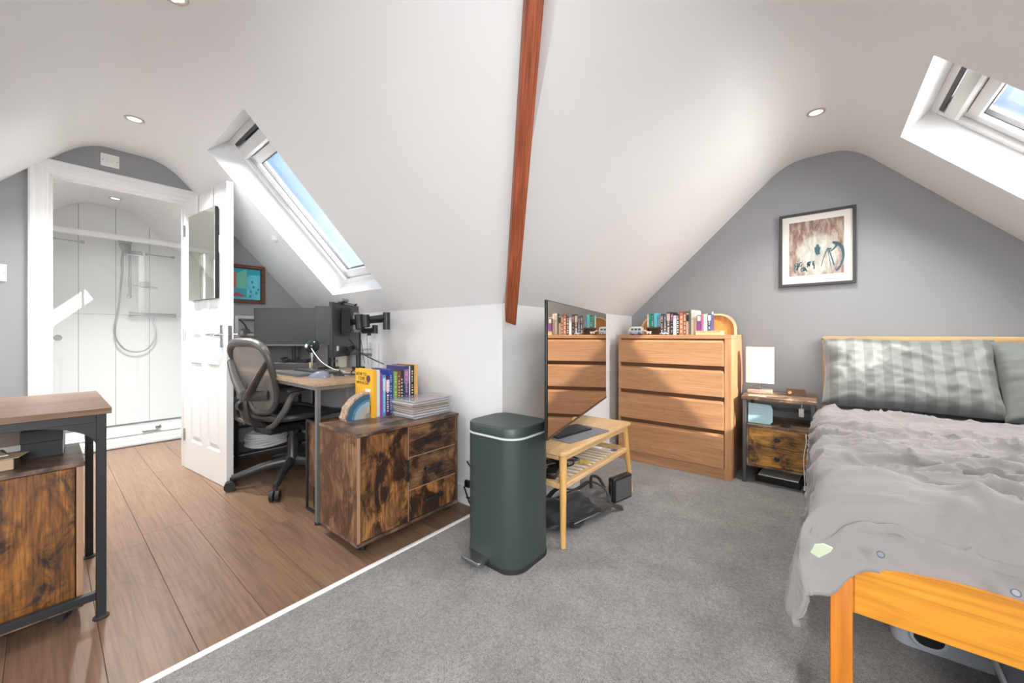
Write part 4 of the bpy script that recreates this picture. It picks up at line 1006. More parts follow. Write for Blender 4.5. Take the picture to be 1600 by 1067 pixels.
# clutter on the shelf
ZS = .004+sz
t = thing('cable_bundle', 'tangle of black cables on slatted shelf of coffee table', 'cables', (-1.10, 1.78, ZS))
random.seed(8)
for k in range(5):
    bm = B(); p = [(random.uniform(-.08, .08), random.uniform(-.10, .10), random.uniform(.006, .05)) for _ in range(7)]
    tube(bm, spline(p, 6), .0045, 6); obj('cable', bm, M_blackplastic if k % 2 else M_dkgrey, t)
t = thing('charger', 'black power adapter on slatted shelf of coffee table', 'adapter', (-1.05, 1.62, ZS+.0005), R(20))
bm = B(); box(bm, -.03, -.06, 0, .03, .06, .032, .006, 2); obj('housing', bm, M_blackplastic, t)
bm = B(); tube(bm, spline([(0, .06, .015), (.02, .10, .02), (-.02, .13, .01), (-.05, .10, .006)], 5), .003, 6); obj('cord', bm, M_blackplastic, t)
for lab, lc, sz3, c in (('blue and red small box on the slatted shelf by the near leg', (-1.19, 1.59, ZS), (.07, .06, .035), (.03, .25, .45)), ('mustard yellow packet on the slatted shelf', (-1.03, 1.86, ZS), (.05, .03, .02), (.55, .38, .08)), ('red small lighter-like box on the slatted shelf', (-1.26, 1.67, ZS), (.04, .05, .02), (.5, .05, .04))):
    t = thing('small_box', lab, 'box', lc, R(15))
    bm = B(); box(bm, 0, 0, 0, *sz3, .002, 1); obj('carton', bm, mat('print', c, .4), t)
    bm = B(); box(bm, .004, .004, sz3[2], sz3[0]-.004, sz3[1]-.004, sz3[2]+.0008); obj('label_patch', bm, mat('print2', (.6, .5, .4), .4), t, smooth=False)
# ================= PEDAL BIN =================
M_bin = mat('dark_green_metal', (.050, .070, .064), .42, .25); vb = coords(M_bin); nb_ = noise_tex(M_bin, vb, 700, 2); bump(M_bin, nb_, .05, .0006)
t = thing('pedal_bin', 'tall dark green pedal bin with steel pedal on the carpet edge', 'bin', (-1.112, 1.345, .004), R(0))
def dshape(w_, d_, r_): # front bulges
    o_ = rrect(-w_/2, -d_/2, w_/2, d_/2, r_, 8); out = []
    for x, y in o_:
        out.append((x, y-(.018*(1-(2*x/w_)**2) if y < 0 else 0)))
    return out
def loft(bm, levels, caps=True):
    rings = [[bm.verts.new((x, y, z)) for x, y in poly] for poly, z in levels]
    for a_, b_ in zip(rings, rings[1:]):
        for k in range(len(a_)): bm.faces.new((a_[k], a_[(k+1) % len(a_)], b_[(k+1) % len(b_)], b_[k]))
    if caps: bm.faces.new(rings[0][::-1]); bm.faces.new(rings[-1])
    return bm
bwid, bdep = .305, .265
bm = B(); loft(bm, [(dshape(bwid, bdep, .07), .018), (dshape(bwid, bdep, .07), .555)]); obj('body', bm, M_bin, t)
bm = B(); loft(bm, [(dshape(bwid+.004, bdep+.004, .07), 0), (dshape(bwid+.004, bdep+.004, .07), .018)]); obj('base_ring', bm, M_rubber, t)
bm = B(); loft(bm, [(dshape(bwid-.004, bdep-.004, .07), .555), (dshape(bwid+.003, bdep+.003, .07), .557), (dshape(bwid+.003, bdep+.003, .07), .563), (dshape(bwid-.004, bdep-.004, .07), .565)]); obj('liner_rim', bm, mat('pale_rim', (.62, .66, .62), .4), t)
bm = B(); loft(bm, [(dshape(bwid, bdep, .07), .566), (dshape(bwid, bdep, .07), .598), (dshape(bwid-.006, bdep-.006, .068), .6035), (dshape(bwid-.02, bdep-.02, .06), .6055), (dshape(bwid-.03, bdep-.03, .055), .6045)]); obj('lid', bm, M_bin, t)
bm = B(); prism(bm, rrect(-.060, -.05, .060, .02, .018, 5), .017, Matrix.Translation((-.045, -.160, .024))); bmesh.ops.bevel(bm, geom=[e for e in bm.edges if abs(e.verts[0].co.z-e.verts[1].co.z) < 1e-5], offset=.004, segments=2, affect='EDGES'); obj('pedal', bm, M_steel, t)
bm = B(); box(bm, -.07, -.15, .034, .0, -.13, .040); obj('pedal_arm', bm, M_black, t, smooth=False)
# ================= RUSTIC CABINETS =================
M_rd = rustic('rustic_door', 2, (.27, .115, .042), (.035, .016, .009), (.50, .23, .065), .26)
M_rdr = rustic('rustic_drawer', 1, (.20, .10, .05), (.04, .02, .013), (.31, .165, .075), .28)
M_rs = rustic('rustic_side', 2, (.25, .12, .06), (.10, .045, .025), (.36, .19, .09), .2)
M_rt = rustic('rustic_worktop', 1, (.22, .125, .08), (.07, .045, .035), (.36, .23, .15), .35, .32)
M_edgeb = mat('brown_edge_band', (.36, .20, .12), .5)
def caster(parent, x, y, z0, rz=0, r=.02):
    bm = B(); M_ = Matrix.Translation((x, y, z0)) @ Matrix.Rotation(rz, 4, 'Z')
    for s_ in (-1, 1): cyl(bm, M_ @ Vector((.012, s_*.005, -r*1.15)), M_ @ Vector((.012, s_*.017, -r*1.15)), r, n=16)
    c = obj('caster', bm, M_rubber, parent)
    bm = B(); tube(bm, [M_ @ Vector((0, 0, 0)), M_ @ Vector((0, 0, -.012)), M_ @ Vector((.01, 0, -r*1.1))], [.012, .012, .007], 10); obj('fork', bm, M_blackplastic, c)
def rustic_cabinet(label, loc, rz, front=True):
    W_, D_, z0, z1 = .602, .36, .05, .557
    t = thing('cabinet', label, 'cabinet', loc, rz)
    bm = B(); box(bm, -.004, -.004, z1-.016, D_+.006, W_+.004, z1, .001, 1); obj('top_panel', bm, M_rt, t)
    bm = B(); box(bm, 0, 0, z0, D_+.004, W_, z0+.016, .001, 1); obj('bottom_panel', bm, M_rt, t)
    for y0 in (0, W_-.016):
        bm = B(); box(bm, 0, y0, z0+.016, D_, y0+.016, z1-.016); obj('side_panel', bm, M_rs, t, smooth=False)
    bm = B(); box(bm, D_-.0005, .0, z0+.016, D_+.0006, .016, z1-.016); obj('edge_band', bm, M_edgeb, t, smooth=False)
    bm = B(); box(bm, .0, .016, z0+.016, D_-.018, W_-.016, z1-.016); obj('carcass', bm, M_rs, t, smooth=False)
    ys = .272
    bm = B(); box(bm, D_-.010, ys-.0018, z0+.017, D_+.0012, ys+.0018, z1-.017); obj('edge_band', bm, M_edgeb, t, smooth=False)
    bm = B(); box(bm, D_-.016, .019, z0+.019, D_, ys-.002, z1-.019, .001, 1); dr = obj('door', bm, M_rd, t)
    bm = B(); box(bm, D_+.012, ys-.018, .27, D_+.018, ys-.008, .38, .002, 1); box(bm, D_, ys-.016, .275, D_+.014, ys-.010, .282); box(bm, D_, ys-.016, .368, D_+.014, ys-.010, .375); obj('handle', bm, M_black, dr, smooth=False)
    bm = B(); cyl(bm, (D_, ys-.02, .525), (D_+.002, ys-.02, .525), .007, n=14); obj('catch', bm, M_black, dr)
    for i, (a_, b_) in enumerate(((.386, .538), (.222, .383), (.069, .219))):
        bm = B(); box(bm, D_-.016, ys+.002, a_, D_, W_-.019, b_, .001, 1); d_ = obj('drawer', bm, M_rdr if i < 2 else M_rd, t)
        if i < 2: bm = B(); box(bm, D_-.010, ys+.002, a_-.0045, D_+.0012, W_-.017, a_-.0005); obj('edge_band', bm, M_edgeb, t, smooth=False)
        ym = (ys+W_)/2-.01; zc = (a_+b_)/2+(.0 if i else -.015)
        bm = B()
        if i == 0:
            prism(bm, rrect(-.055, -.008, .055, .008, .006, 4), .006, Matrix(((0, 0, 1, D_), (1, 0, 0, ym), (0, 1, 0, zc), (0, 0, 0, 1))))
        else:
            tube(bm, spline([(D_, ym-.05, zc), (D_+.02, ym-.052, zc), (D_+.022, ym, zc+.002), (D_+.02, ym+.052, zc), (D_, ym+.05, zc)], 4), .005, 8, flat=(1, 1.4))
            for s_ in (-1, 1): lathe(bm, [(.011, 0), (.01, .003)], 14, M=Matrix.Translation((D_, ym+s_*.05, zc)) @ Matrix.Rotation(R(90), 4, 'Y'))
        obj('handle', bm, M_black, d_)
    bm = B(); lathe(bm, [(.009, 0), (.009, .003), (.006, .005)], 16, M=Matrix.Translation((D_, ys+.165, .515)) @ Matrix.Rotation(R(90), 4, 'Y')); obj('lock', bm, M_black, t)
    for x_, y_ in ((.04, .04), (D_-.04, .04), (.04, W_-.04), (D_-.04, W_-.04)): caster(t, x_, y_, z0, R(60+200*x_+y_*90))
    return t
CX, CY = -1.955, .873
rustic_cabinet('rustic brown cabinet with one door and three drawers, stacked with books', (CX, CY, 0), 0)
# ---- things on the rustic cabinet
CZ = .5575
G2 = 'books standing on the rustic cabinet'
def sbook(label, y0, th, h, dd, col, xs=-1.85, title=0, spine=None, textcol=(.8, .78, .7), cz=CZ):
    # spine faces +x : reuse book() rotated by 90 deg (its -y faces +x)
    return book(label, G2, (xs, y0, cz), th, h, dd, col, R(90), spine, title=title, textcol=textcol)
y = 1.100
yb_ = sbook('yellow hardback facing front behind the blue agate bookend', y, .022, .256, .180, (.85, .45, .03), xs=-1.845); y += .024
M_inkb = mat('cover_black', (.03, .025, .02), .5)
# cover print on yellow book (its x=0 face, seen from the door side)
def letters(bm, words, x, y0, z0, hh, rnd, M_):
    """plain block letter strokes along -x..: small glyph marks"""
    pass
try:
    def text_obj(txt, size, parent, loc, rot, m, ext=.0003, name='lettering', align='LEFT'):
        cu = bpy.data.curves.new(name, 'FONT'); cu.body = txt; cu.size = size; cu.extrude = ext; cu.align_x = align
        cu.materials.append(m); tmp = bpy.data.objects.new(name, cu); COL.objects.link(tmp); me = bpy.data.meshes.new_from_object(tmp.evaluated_get(bpy.context.evaluated_depsgraph_get())); bpy.data.objects.remove(tmp)
        o = link(bpy.data.objects.new(name, me), parent); o.location = loc; o.rotation_euler = rot; return o
except Exception: pass
# book local: cover x=0 plane, depth y (spine y=0). viewer looks along +x(local) ; text runs from far edge (y=.185) to the spine
for k, (s_, zz_, yy_) in enumerate((('HOW TO', .222, .172), ('COPE', .198, .145), ('WITH A CAT', .176, .166))):
    text_obj(s_, .026 if k < 2 else .022, yb_, (-.0012, yy_, zz_-.004), (R(90), 0, R(-90)), M_inkb)
yb_.children[-1]
bm = B(); lathe(bm, [(.019, 0), (.019, .0012)], 22, M=Matrix.Translation((-.0002, .045, .205)) @ Matrix.Rotation(R(-90), 4, 'Y')); obj('roundel', bm, mat('roundel_brown', (.10, .05, .06), .5), yb_)
bm = B(); box(bm, -.0012, .022, .105, -.0002, .075, .15); obj('cover_picture', bm, mat('cover_pic', (.75, .70, .68), .5), yb_, smooth=False)
bm = B()
prism(bm, [(.03, .06), (.06, .10), (.07, .13), (.05, .12), (.022, .08)], .0012, YZ(-.0026)); prism(bm, [(.022, .02), (.05, .055), (.035, .075), (.018, .06)], .0012, YZ(-.0026)); obj('cover_figure', bm, mat('cover_dark', (.03, .05, .08), .5), yb_, smooth=False)
rowc = [('white-spined hardback next to the yellow one', .020, .252, .18, (.72, .70, .72), 0, None, (.3, .3, .35)),
 ('magenta slim book next to the white spine', .010, .235, .17, (.40, .05, .30), 0, None, (.8, .8, .8)),
 ('sky blue book, shorter, in the middle of row', .018, .222, .15, (.10, .30, .55), 1, (.5, .6, .7), (.7, .8, .9)),
 ('dark purple book with white title block', .022, .210, .16, (.10, .02, .12), 2, (.75, .60, .66), (.85, .8, .8)),
 ('deep blue large hardback behind the purple one', .026, .250, .178, (.04, .06, .28), 1, None, (.3, .5, .8)),
 ('green book with yellow lettering', .020, .235, .16, (.20, .38, .10), 2, None, (.75, .7, .2)),
 ('red-brown book with gold lettering', .022, .236, .16, (.22, .06, .04), 2, None, (.7, .6, .3)),
 ('black book with white marks right of the red-brown one', .024, .238, .17, (.02, .03, .03), 2, None, (.7, .75, .7)),
 ('navy book with colourful upper spine', .034, .262, .178, (.05, .05, .16), 1, (.35, .16, .35), (.6, .45, .35)),
 ('thin white book near the right end', .007, .262, .178, (.75, .70, .68), 0, None, (.5, .4, .4)),
 ('black book with large cream letters', .026, .264, .178, (.03, .03, .025), 2.2, None, (.72, .65, .4)),
 ('orange book at the right end of the row', .024, .266, .178, (.80, .42, .12), 0, None, (.9, .7, .3))]
random.seed(21)
for lab, th, h, dd, col, tt, sp_, tc_ in rowc:
    sbook(lab, y, th, h, dd, col, -1.85+(0 if dd > .165 else .008), tt, sp_, tc_); y += th+.0015
# agate bookend
t = thing('agate_bookend', 'polished blue banded agate bookend leaning on the yellow book', 'bookend', (-1.868, 1.094, CZ), R(90))
q_ = lambda r, n=14: [(0, 0)]+[(-r*math.cos(math.pi/2*k/n)*(1+.05*math.sin(k)), r*.98*math.sin(math.pi/2*k/n)) for k in range(n+1)]
q_ = lambda r, n=14: [(0, 0), (-r*.98, 0)]+[(-r*math.cos(math.pi/2*k/n)*(1.02+.02*math.sin(k*1.7)), r*1.0*math.sin(math.pi/2*k/n)) for k in range(1, n+1)]
bm = B(); prism(bm, q_(.135), .055, XZ(0)); bmesh.ops.recalc_face_normals(bm, faces=bm.faces[:])
M_crust = mat('agate_crust', (.40, .27, .18), .85); setc(M_crust, ramp(M_crust, noise_tex(M_crust, coords(M_crust), 90, 4), [(.3, (.24, .15, .09)), (.7, (.55, .42, .32))]))
obj('rough_rind', bm, M_crust, t)
for i, (r_, c_) in enumerate(((.127, (.10, .12, .13)), (.120, (.05, .13, .22)), (.098, (.10, .24, .34)), (.085, (.30, .42, .50)), (.060, (.42, .38, .30)), (.03, (.24, .27, .24)))):
    bm = B(); prism(bm, q_(r_), .001, XZ(-.001-.0006*i)); bmesh.ops.recalc_face_normals(bm, faces=bm.faces[:]); obj('agate_band', bm, mat('agate_%d' % i, c_, .12), t, smooth=False)
# stack of sleeved magazines
M_sleeve = glass('plastic_sleeve', (.93, .94, .96), haze=.10, fac=1.2)
random.seed(5); z_ = CZ
cols = [(.55, .50, .44), (.62, .60, .62), (.5, .46, .42), (.60, .48, .34), (.35, .30, .28), (.52, .40, .30), (.66, .60, .52), (.45, .44, .52)]
labs = ['sleeved magazine at the bottom of the stack', 'sleeved magazine second from the bottom of the stack', 'sleeved magazine third from the bottom of the stack', 'tan sleeved magazine in the middle of the stack', 'dark-edged sleeved magazine above the tan one', 'brown sleeved magazine third from the top', 'cream sleeved magazine second from the top', 'bluish sleeved magazine with pink cover on top of the stack']
for k in range(8):
    th = random.uniform(.009, .013)
    t = thing('magazine', labs[k]+' on the rustic cabinet', 'magazine', (-1.735+random.uniform(-.006, .006), 1.335+random.uniform(-.006, .006), z_), R(random.uniform(-4, 4)), 'stack of sleeved magazines')
    bm = B(); box(bm, -.088, -.125, .001, .088, .125, th-.0015, .001, 1); obj('pages', bm, mat('page_edge', cols[k], .7), t)
    bm = B(); box(bm, -.098, -.136, .0003, .098, .136, th, .002, 1); obj('sleeve', bm, M_sleeve, t)
    if k == 7:
        bm = B(); prism(bm, [(-.02, -.02), (.07, -.05), (.075, .09), (.0, .10)], .0004, Matrix.Translation((0, 0, th-.0012))); obj('cover_picture', bm, mat('pink_cover', (.55, .22, .30), .4), t, smooth=False)
        bm = B(); prism(bm, [(-.085, -.12), (-.03, -.12), (-.035, .08), (-.085, .1)], .0004, Matrix.Translation((0, 0, th-.0012))); obj('cover_band', bm, mat('lilac_cover', (.28, .26, .45), .4), t, smooth=False)
    z_ += th+.0006
# cables behind the cabinet on the wall
t = thing('power_cable', 'black looping power cables behind the rustic cabinet', 'cable')
for pts in ([(-1.60, 1.555, .26), (-1.53, 1.556, .19), (-1.51, 1.558, .10), (-1.55, 1.556, .06), (-1.60, 1.55, .05)], [(-1.60, 1.55, .13), (-1.55, 1.555, .15), (-1.50, 1.55, .12), (-1.44, 1.556, .05), (-1.40, 1.55, .01)], [(-1.62, 1.55, .11), (-1.56, 1.54, .03), (-1.48, 1.52, .0125), (-1.42, 1.535, .012)]):
    bm = B(); tube(bm, spline(pts, 6), .0045, 7); obj('cable', bm, M_blackplastic, t)
bm = B(); box(bm, -1.615, 1.545, .11, -1.575, 1.565, .15, .004, 1); obj('plug', bm, M_blackplastic, t)
# ================= DESK =================
M_dt = wood('desk_oak', (.34, .22, .14), (.45, .31, .205), (.55, .40, .28), 0, 1.0, .45, .25)
M_fg = mat('grey_steel_tube', (.22, .225, .23), .4, .5)
DX0, DX1, DYa, DYb, DZt = -3.42, -2.035, .885, 1.50, .745
t = thing('desk', 'oak-topped desk with grey steel legs and side shelf tower', 'desk', (DX0, DYa, 0))
w, d = DX1-DX0, DYb-DYa
bm = B(); box(bm, -.30, 0, DZt-.018, w, d, DZt, .001, 1); obj('desktop', bm, M_dt, t)
def bar(name, x0, y0, z0, x1, y1, z1, m=M_fg): bm = B(); box(bm, x0, y0, z0, x1, y1, z1, .0015, 1); return obj(name, bm, m, t)
bar('leg', w-.032, .012, .012, w-.010, .034, DZt-.018); bar('leg', w-.032, d-.034, .012, w-.010, d-.012, DZt-.018)
bar('rail', .0, .012, DZt-.04, w-.03, .030, DZt-.018); bar('rail', .0, d-.03, DZt-.04, w-.03, d-.012, DZt-.018); bar('rail', w-.032, .034, DZt-.04, w-.012, d-.034, DZt-.018)
for x_, y_ in ((w-.021, .023), (w-.021, d-.023), (.011, .023), (.011, d-.023), (-.289, .023), (-.289, d-.023)):
    bm = B(); cyl(bm, (x_, y_, 0), (x_, y_, .012), .016, n=14); obj('foot', bm, M_rubber, t)
for x_ in (0, -.30):
    for y_ in (.012, d-.034):
        bar('post', x_, y_, .012, x_+.022, y_+.022, DZt-.018, M_black); bar('upper_post', x_, y_, DZt, x_+.022, y_+.022, 1.145, M_fg)
    bar('side_rail', x_, .034, 1.123, x_+.02, d-.034, 1.145)
    for zz in (.09, .29, .56): bar('side_rail', x_, .034, zz, x_+.02, d-.034, zz+.018, M_black)
bm = B(); tube(bm, spline([(.01, .02, 1.04), (-.03, .02, 1.10), (-.09, .02, 1.135), (-.15, .02, 1.14)], 5), .010, 8); obj('curved_brace', bm, M_fg, t)
for zz, m in ((.975, M_dt), (.58, M_dt), (.108, M_fg)):
    bm = B(); box(bm, -.28, .012, zz-.014, 0.0, d-.012, zz, .001, 1); obj('shelf', bm, m, t)
bar('rail', -.278, .012, .09, .0, .026, .106, M_black)
# items in the tower
t = thing('cable_coil', 'white coiled cable on the bottom shelf of the desk tower', 'cable', (-3.50, 1.14, .1085))
for k in range(6):
    bm = B(); r_ = .145-.006*(k % 3); tube(bm, [(r_*math.cos(a)*.86, r_*math.sin(a), .014+k*.017+.004*math.sin(3*a+k)) for a in [2*math.pi*i/36 for i in range(36)]], .010, 8, closed=True); obj('coil_loop', bm, M_whiteplastic, t)
t = thing('storage_pouch', 'grey-green folded pouch on the upper shelf of the desk tower', 'pouch', (-3.50, 1.10, .9755), R(10))
bm = B(); bmesh.ops.create_icosphere(bm, subdivisions=3, radius=1)
for v in bm.verts: v.co = Vector((v.co.x*.08, v.co.y*.11, (v.co.z*.5+.5)*.045))
crumple(bm, .01, 14); 
for v in bm.verts: v.co.z = max(v.co.z, 0)
obj('pouch_body', bm, fabric('sage_cloth', (.30, .34, .28)), t)
bm = B(); tube(bm, spline([(-.07, -.04, .03), (0, -.09, .042), (.06, -.04, .035)], 6), .003, 6); obj('cord', bm, M_blackplastic, t)
t = thing('storage_box', 'small red box on the upper shelf beside the left monitor edge', 'box', (-3.53, 1.30, .9755), R(5))
bm = B(); box(bm, -.04, 0, 0, .05, .12, .045, .003, 1); obj('box_body', bm, mat('brick_red', (.38, .08, .07), .5), t)
bm = B(); box(bm, -.042, -.002, .045, .052, .122, .058, .003, 1); obj('lid', bm, mat('pinkish_lid', (.60, .28, .26), .5), t)
t = thing('desk_gadget', 'grey headphones behind the door handle on tower post', 'headphones', (-3.555, .955, .976), R(30))
bm = B(); tube(bm, spline([(-.07, 0, .03), (-.075, 0, .09), (0, 0, .145), (.075, 0, .09), (.07, 0, .03)], 6), .007, 8); obj('headband', bm, M_dkgrey, t)
for s_ in (-1, 1):
    bm = B(); cyl(bm, (s_*.055, 0, .04), (s_*.085, 0, .04), .035, n=20); obj('ear_cup', bm, M_steel, t)
# ================= MONITORS =================
M_scroff = mat('screen_off', (.055, .057, .059), .38, 0, .6)
def monitor(label, p0, p1, z0, z1, th=.02, flip=False, name='monitor', bez=.006, chin=.012):
    p0, p1 = Vector((*p0, 0)), Vector((*p1, 0)); dv = p1-p0; L_ = dv.length; an = math.atan2(dv.y, dv.x)
    t = thing(name, label, 'monitor', (p0.x, p0.y, z0), an)
    h = z1-z0
    bm = B(); box(bm, 0, 0, 0, L_, th, h, .003, 2); obj('casing', bm, M_dkgrey, t)
    yy = th+.0006 if flip else -.0006
    bm = B(); box(bm, bez, min(yy, yy*.5), chin, L_-bez, max(yy, yy*.5), h-bez); obj('screen', bm, M_scroff, t, smooth=False)
    if not flip:
        bm = B(); box(bm, 0, -.002, 0, L_, 0, chin-.001, .0005, 1); obj('chin', bm, mat('grey_bezel', (.22, .22, .22), .4), t)
    return t, L_, h
m1, L1, h1 = monitor('wide dark monitor facing the office chair, left on the desk', (-3.40, 1.02), (-2.955, 1.33), .915, 1.205)
bm = B(); box(bm, L1/2-.03, .02, .1, L1/2+.03, .05, .18, .003, 1); tube(bm, [(L1/2, .05, .13), (L1/2, .075, .05), (L1/2, .08, -.155)], .014, 10); box(bm, L1/2-.10, -.03, -.169, L1/2+.10, .12, -.160, .003, 1); obj('stand', bm, M_black, m1)
m2, L2, h2 = monitor('narrow slice of a black monitor between the wide one and the rear-facing one', (-2.93, 1.27), (-2.80, 1.40), .925, 1.215, chin=.004)
bm = B(); tube(bm, [(L2/2, .02, .13), (L2/2, .04, .05), (L2/2, .04, -.165)], .012, 10); box(bm, L2/2-.06, -.03, -.179, L2/2+.06, .09, -.170, .003, 1); obj('stand', bm, M_black, m2)
# rear-facing monitor
p0, p1 = (-2.345, 1.122), (-2.575, 1.425)
m3, L3, h3 = monitor('monitor seen from behind with a small computer clamped to its back', p0, p1, .858, 1.205, .022, flip=True)
# local -y... back faces camera: check sign: local y axis = rot(x) ; screen on +y side
bm = B(); box(bm, .012, -.003, .012, L3-.012, 0, h3-.012, .001, 1); obj('back_cover', bm, mat('back_grey', (.05, .05, .056), .35), m3)
bm = B(); box(bm, .10, -.055, .14, .26, -.012, .30, .004, 2); obj('mini_computer', bm, M_dkgrey, m3)
bm = B(); box(bm, .09, -.07, .155, .12, -.012, .315, .003, 1); obj('computer_side', bm, M_blackplastic, m3)
bm = B()
for x_ in (.17, .25):
    for z_ in (.17, .28): cyl(bm, (x_, -.062, z_), (x_, -.05, z_), .009, n=14)
box(bm, .165, -.058, .16, .255, -.055, .29); obj('vesa_plate', bm, M_steel, m3)
bm = B(); box(bm, .05, -.0045, .04, .075, -.003, .07); obj('sticker', bm, M_whiteplastic, m3, smooth=False)
bm = B(); cyl(bm, (.14, -.03, .02), (.21, -.03, .05), .02, n=14); cyl(bm, (.20, -.03, .05), (.20, -.06, .06), .012, n=12); box(bm, .15, -.045, .01, .19, -.02, .06, .004, 1); obj('cable_clamp', bm, M_blackplastic, m3)
t = thing('webcam', 'grey webcam with microphone bar on top of the rear-facing monitor', 'webcam', (-2.42, 1.235, 1.2056), math.atan2(.303, -.23))
bm = B(); box(bm, -.025, -.012, 0, .025, .03, .008, .002, 1); obj('clip', bm, M_blackplastic, t)
bm = B(); tube(bm, spline([(-.045, .0, .018), (-.02, 0, .022), (.02, 0, .022), (.045, 0, .018)], 4), [.010]+[.014]*11+[.010], 12); obj('camera_body', bm, mat('grey_cam', (.3, .3, .3), .35), t)
bm = B(); tube(bm, [(.02, 0, .006), (.17, 0, .003)], .003, 8); cyl(bm, (.165, 0, .001), (.185, 0, .007), .007, n=10); obj('side_bar', bm, M_blackplastic, t)
# monitor arm
t = thing('jointed_bracket', 'black jointed screen bracket and pole rising from the desk', 'bracket', (-2.66, 1.468, DZt+.0005))
bm = B(); box(bm, -.035, -.035, 0, .035, .035, .018, .003, 1); obj('clamp_base', bm, M_black, t)
bm = B(); cyl(bm, (0, 0, .018), (0, 0, .40), .017, n=16); obj('pole', bm, M_black, t)
def A_(px, py, y): v = O+ray(px, py)*(y/ray(px, py).y); return v-Vector((-2.66, 1.468, DZt+.0005))
bm = B(); q0, q1 = A_(556, 502, 1.28), A_(604, 497, 1.40); dvv = (q1-q0).normalized()
tube(bm, [q0, q0+dvv*.02, q1-dvv*.02, q1], [.024, .022, .026, .026], 4); obj('upper_arm', bm, M_black, t)
bm = B(); tube(bm, [A_(540, 503, 1.26), A_(560, 503, 1.285)], .02, 10); tube(bm, [A_(561, 492, 1.285), A_(563, 514, 1.285)], .028, 12); tube(bm, [A_(571, 492, 1.30), A_(572, 511, 1.30)], .024, 12); obj('wrist_joint', bm, M_black, t)
bm = B(); tube(bm, [A_(604, 488, 1.40), A_(604, 515, 1.40)], .022, 12); obj('elbow_joint', bm, M_black, t)
bm = B(); tube(bm, [A_(566, 517, 1.33), A_(587, 516, 1.38)], .018, 8); tube(bm, [A_(586, 508, 1.38), A_(586, 521, 1.38)], .018, 12); tube(bm, [A_(576, 514, 1.36), A_(577, 524, 1.36)], .013, 12); obj('lower_arm', bm, M_black, t)
bm = B(); tube(bm, spline([A_(546, 530, 1.24), A_(560, 548, 1.2), A_(580, 560, 1.2), A_(600, 569, 1.25)], 6), .0035, 6); obj('cable', bm, M_blackplastic, t)
bm = B(); tube(bm, spline([A_(562, 520, 1.36), A_(566, 545, 1.33), A_(570, 568, 1.3)], 6), .002, 6); tube(bm, spline([A_(573, 524, 1.36), A_(574, 545, 1.36), A_(575, 570, 1.34)], 6), .0015, 6); obj('cable', bm, M_dkgrey, t)
# microphone ball
t = thing('microphone', 'shiny black ball microphone on a short stand on the desk', 'microphone', (-2.845, 1.215, DZt+.0005))
bm = B(); lathe(bm, [(.035, 0), (.033, .006), (.008, .012)], 20); obj('base', bm, M_dkgrey, t)
bm = B(); cyl(bm, (0, 0, .012), (0, 0, .13), .007, n=12); cyl(bm, (0, 0, .095), (0, 0, .125), .013, n=14); obj('stem', bm, M_chrome, t)
bm = B(); bmesh.ops.create_uvsphere(bm, u_segments=24, v_segments=16, radius=.05); bmesh.ops.translate(bm, vec=(0, 0, .175), verts=bm.verts[:]); obj('ball_head', bm, mat('gloss_black', (.02, .03, .032), .1), t)
dirc = Vector((2.845, -1.215, 0)).normalized(); rq = (dirc*.9+Vector((-.55, -.55, 0))).normalized()
bm = B(); lathe(bm, [(.014, .0475), (.012, .0500), (.004, .0508)], 18, M=Matrix.Translation((0, 0, .175)) @ rq.to_track_quat('Z', 'Y').to_matrix().to_4x4()); obj('badge', bm, M_whiteplastic, t)
# desk surface objects
DT_ = DZt+.0005
keyboard('keyboard', 'dark grey keyboard on the desk behind the slim pad', (-2.62, 1.155, DT_), R(2), .40, .13, M_dkgrey, mat('key_grey', (.10, .105, .115), .4), 5, 14, .018)
t = thing('drawing_tablet', 'slim dark grey pad lying at the front edge of the desk', 'tablet', (-2.615, 1.01, DT_), R(2))
bm = B(); prism(bm, rrect(-.185, -.062, .185, .062, .008, 4), .014); obj('body', bm, mat('pad_grey', (.10, .105, .11), .35), t)
bm = B(); box(bm, -.17, -.05, .014, .17, .05, .0146); obj('active_area', bm, mat('pad_top', (.16, .165, .17), .4), t, smooth=False)
t = thing('computer_mouse', 'blue-grey rounded computer mouse at the front right of the desk', 'mouse', (-2.31, 1.03, DT_), R(35))
bm = B(); bmesh.ops.create_uvsphere(bm, u_segments=24, v_segments=14, radius=1)
for v in bm.verts: v.co = Vector((v.co.x*.065, v.co.y*.036*(1-.1*v.co.x), max(0, v.co.z)**.9*.04*(1+.25*v.co.x)))
obj('shell', bm, mat('mouse_grey', (.17, .19, .24), .35), t)
bm = B(); cyl(bm, (-.035, -.003, .030), (-.035, .003, .030), .008, n=12); obj('scroll_wheel', bm, M_rubber, t)
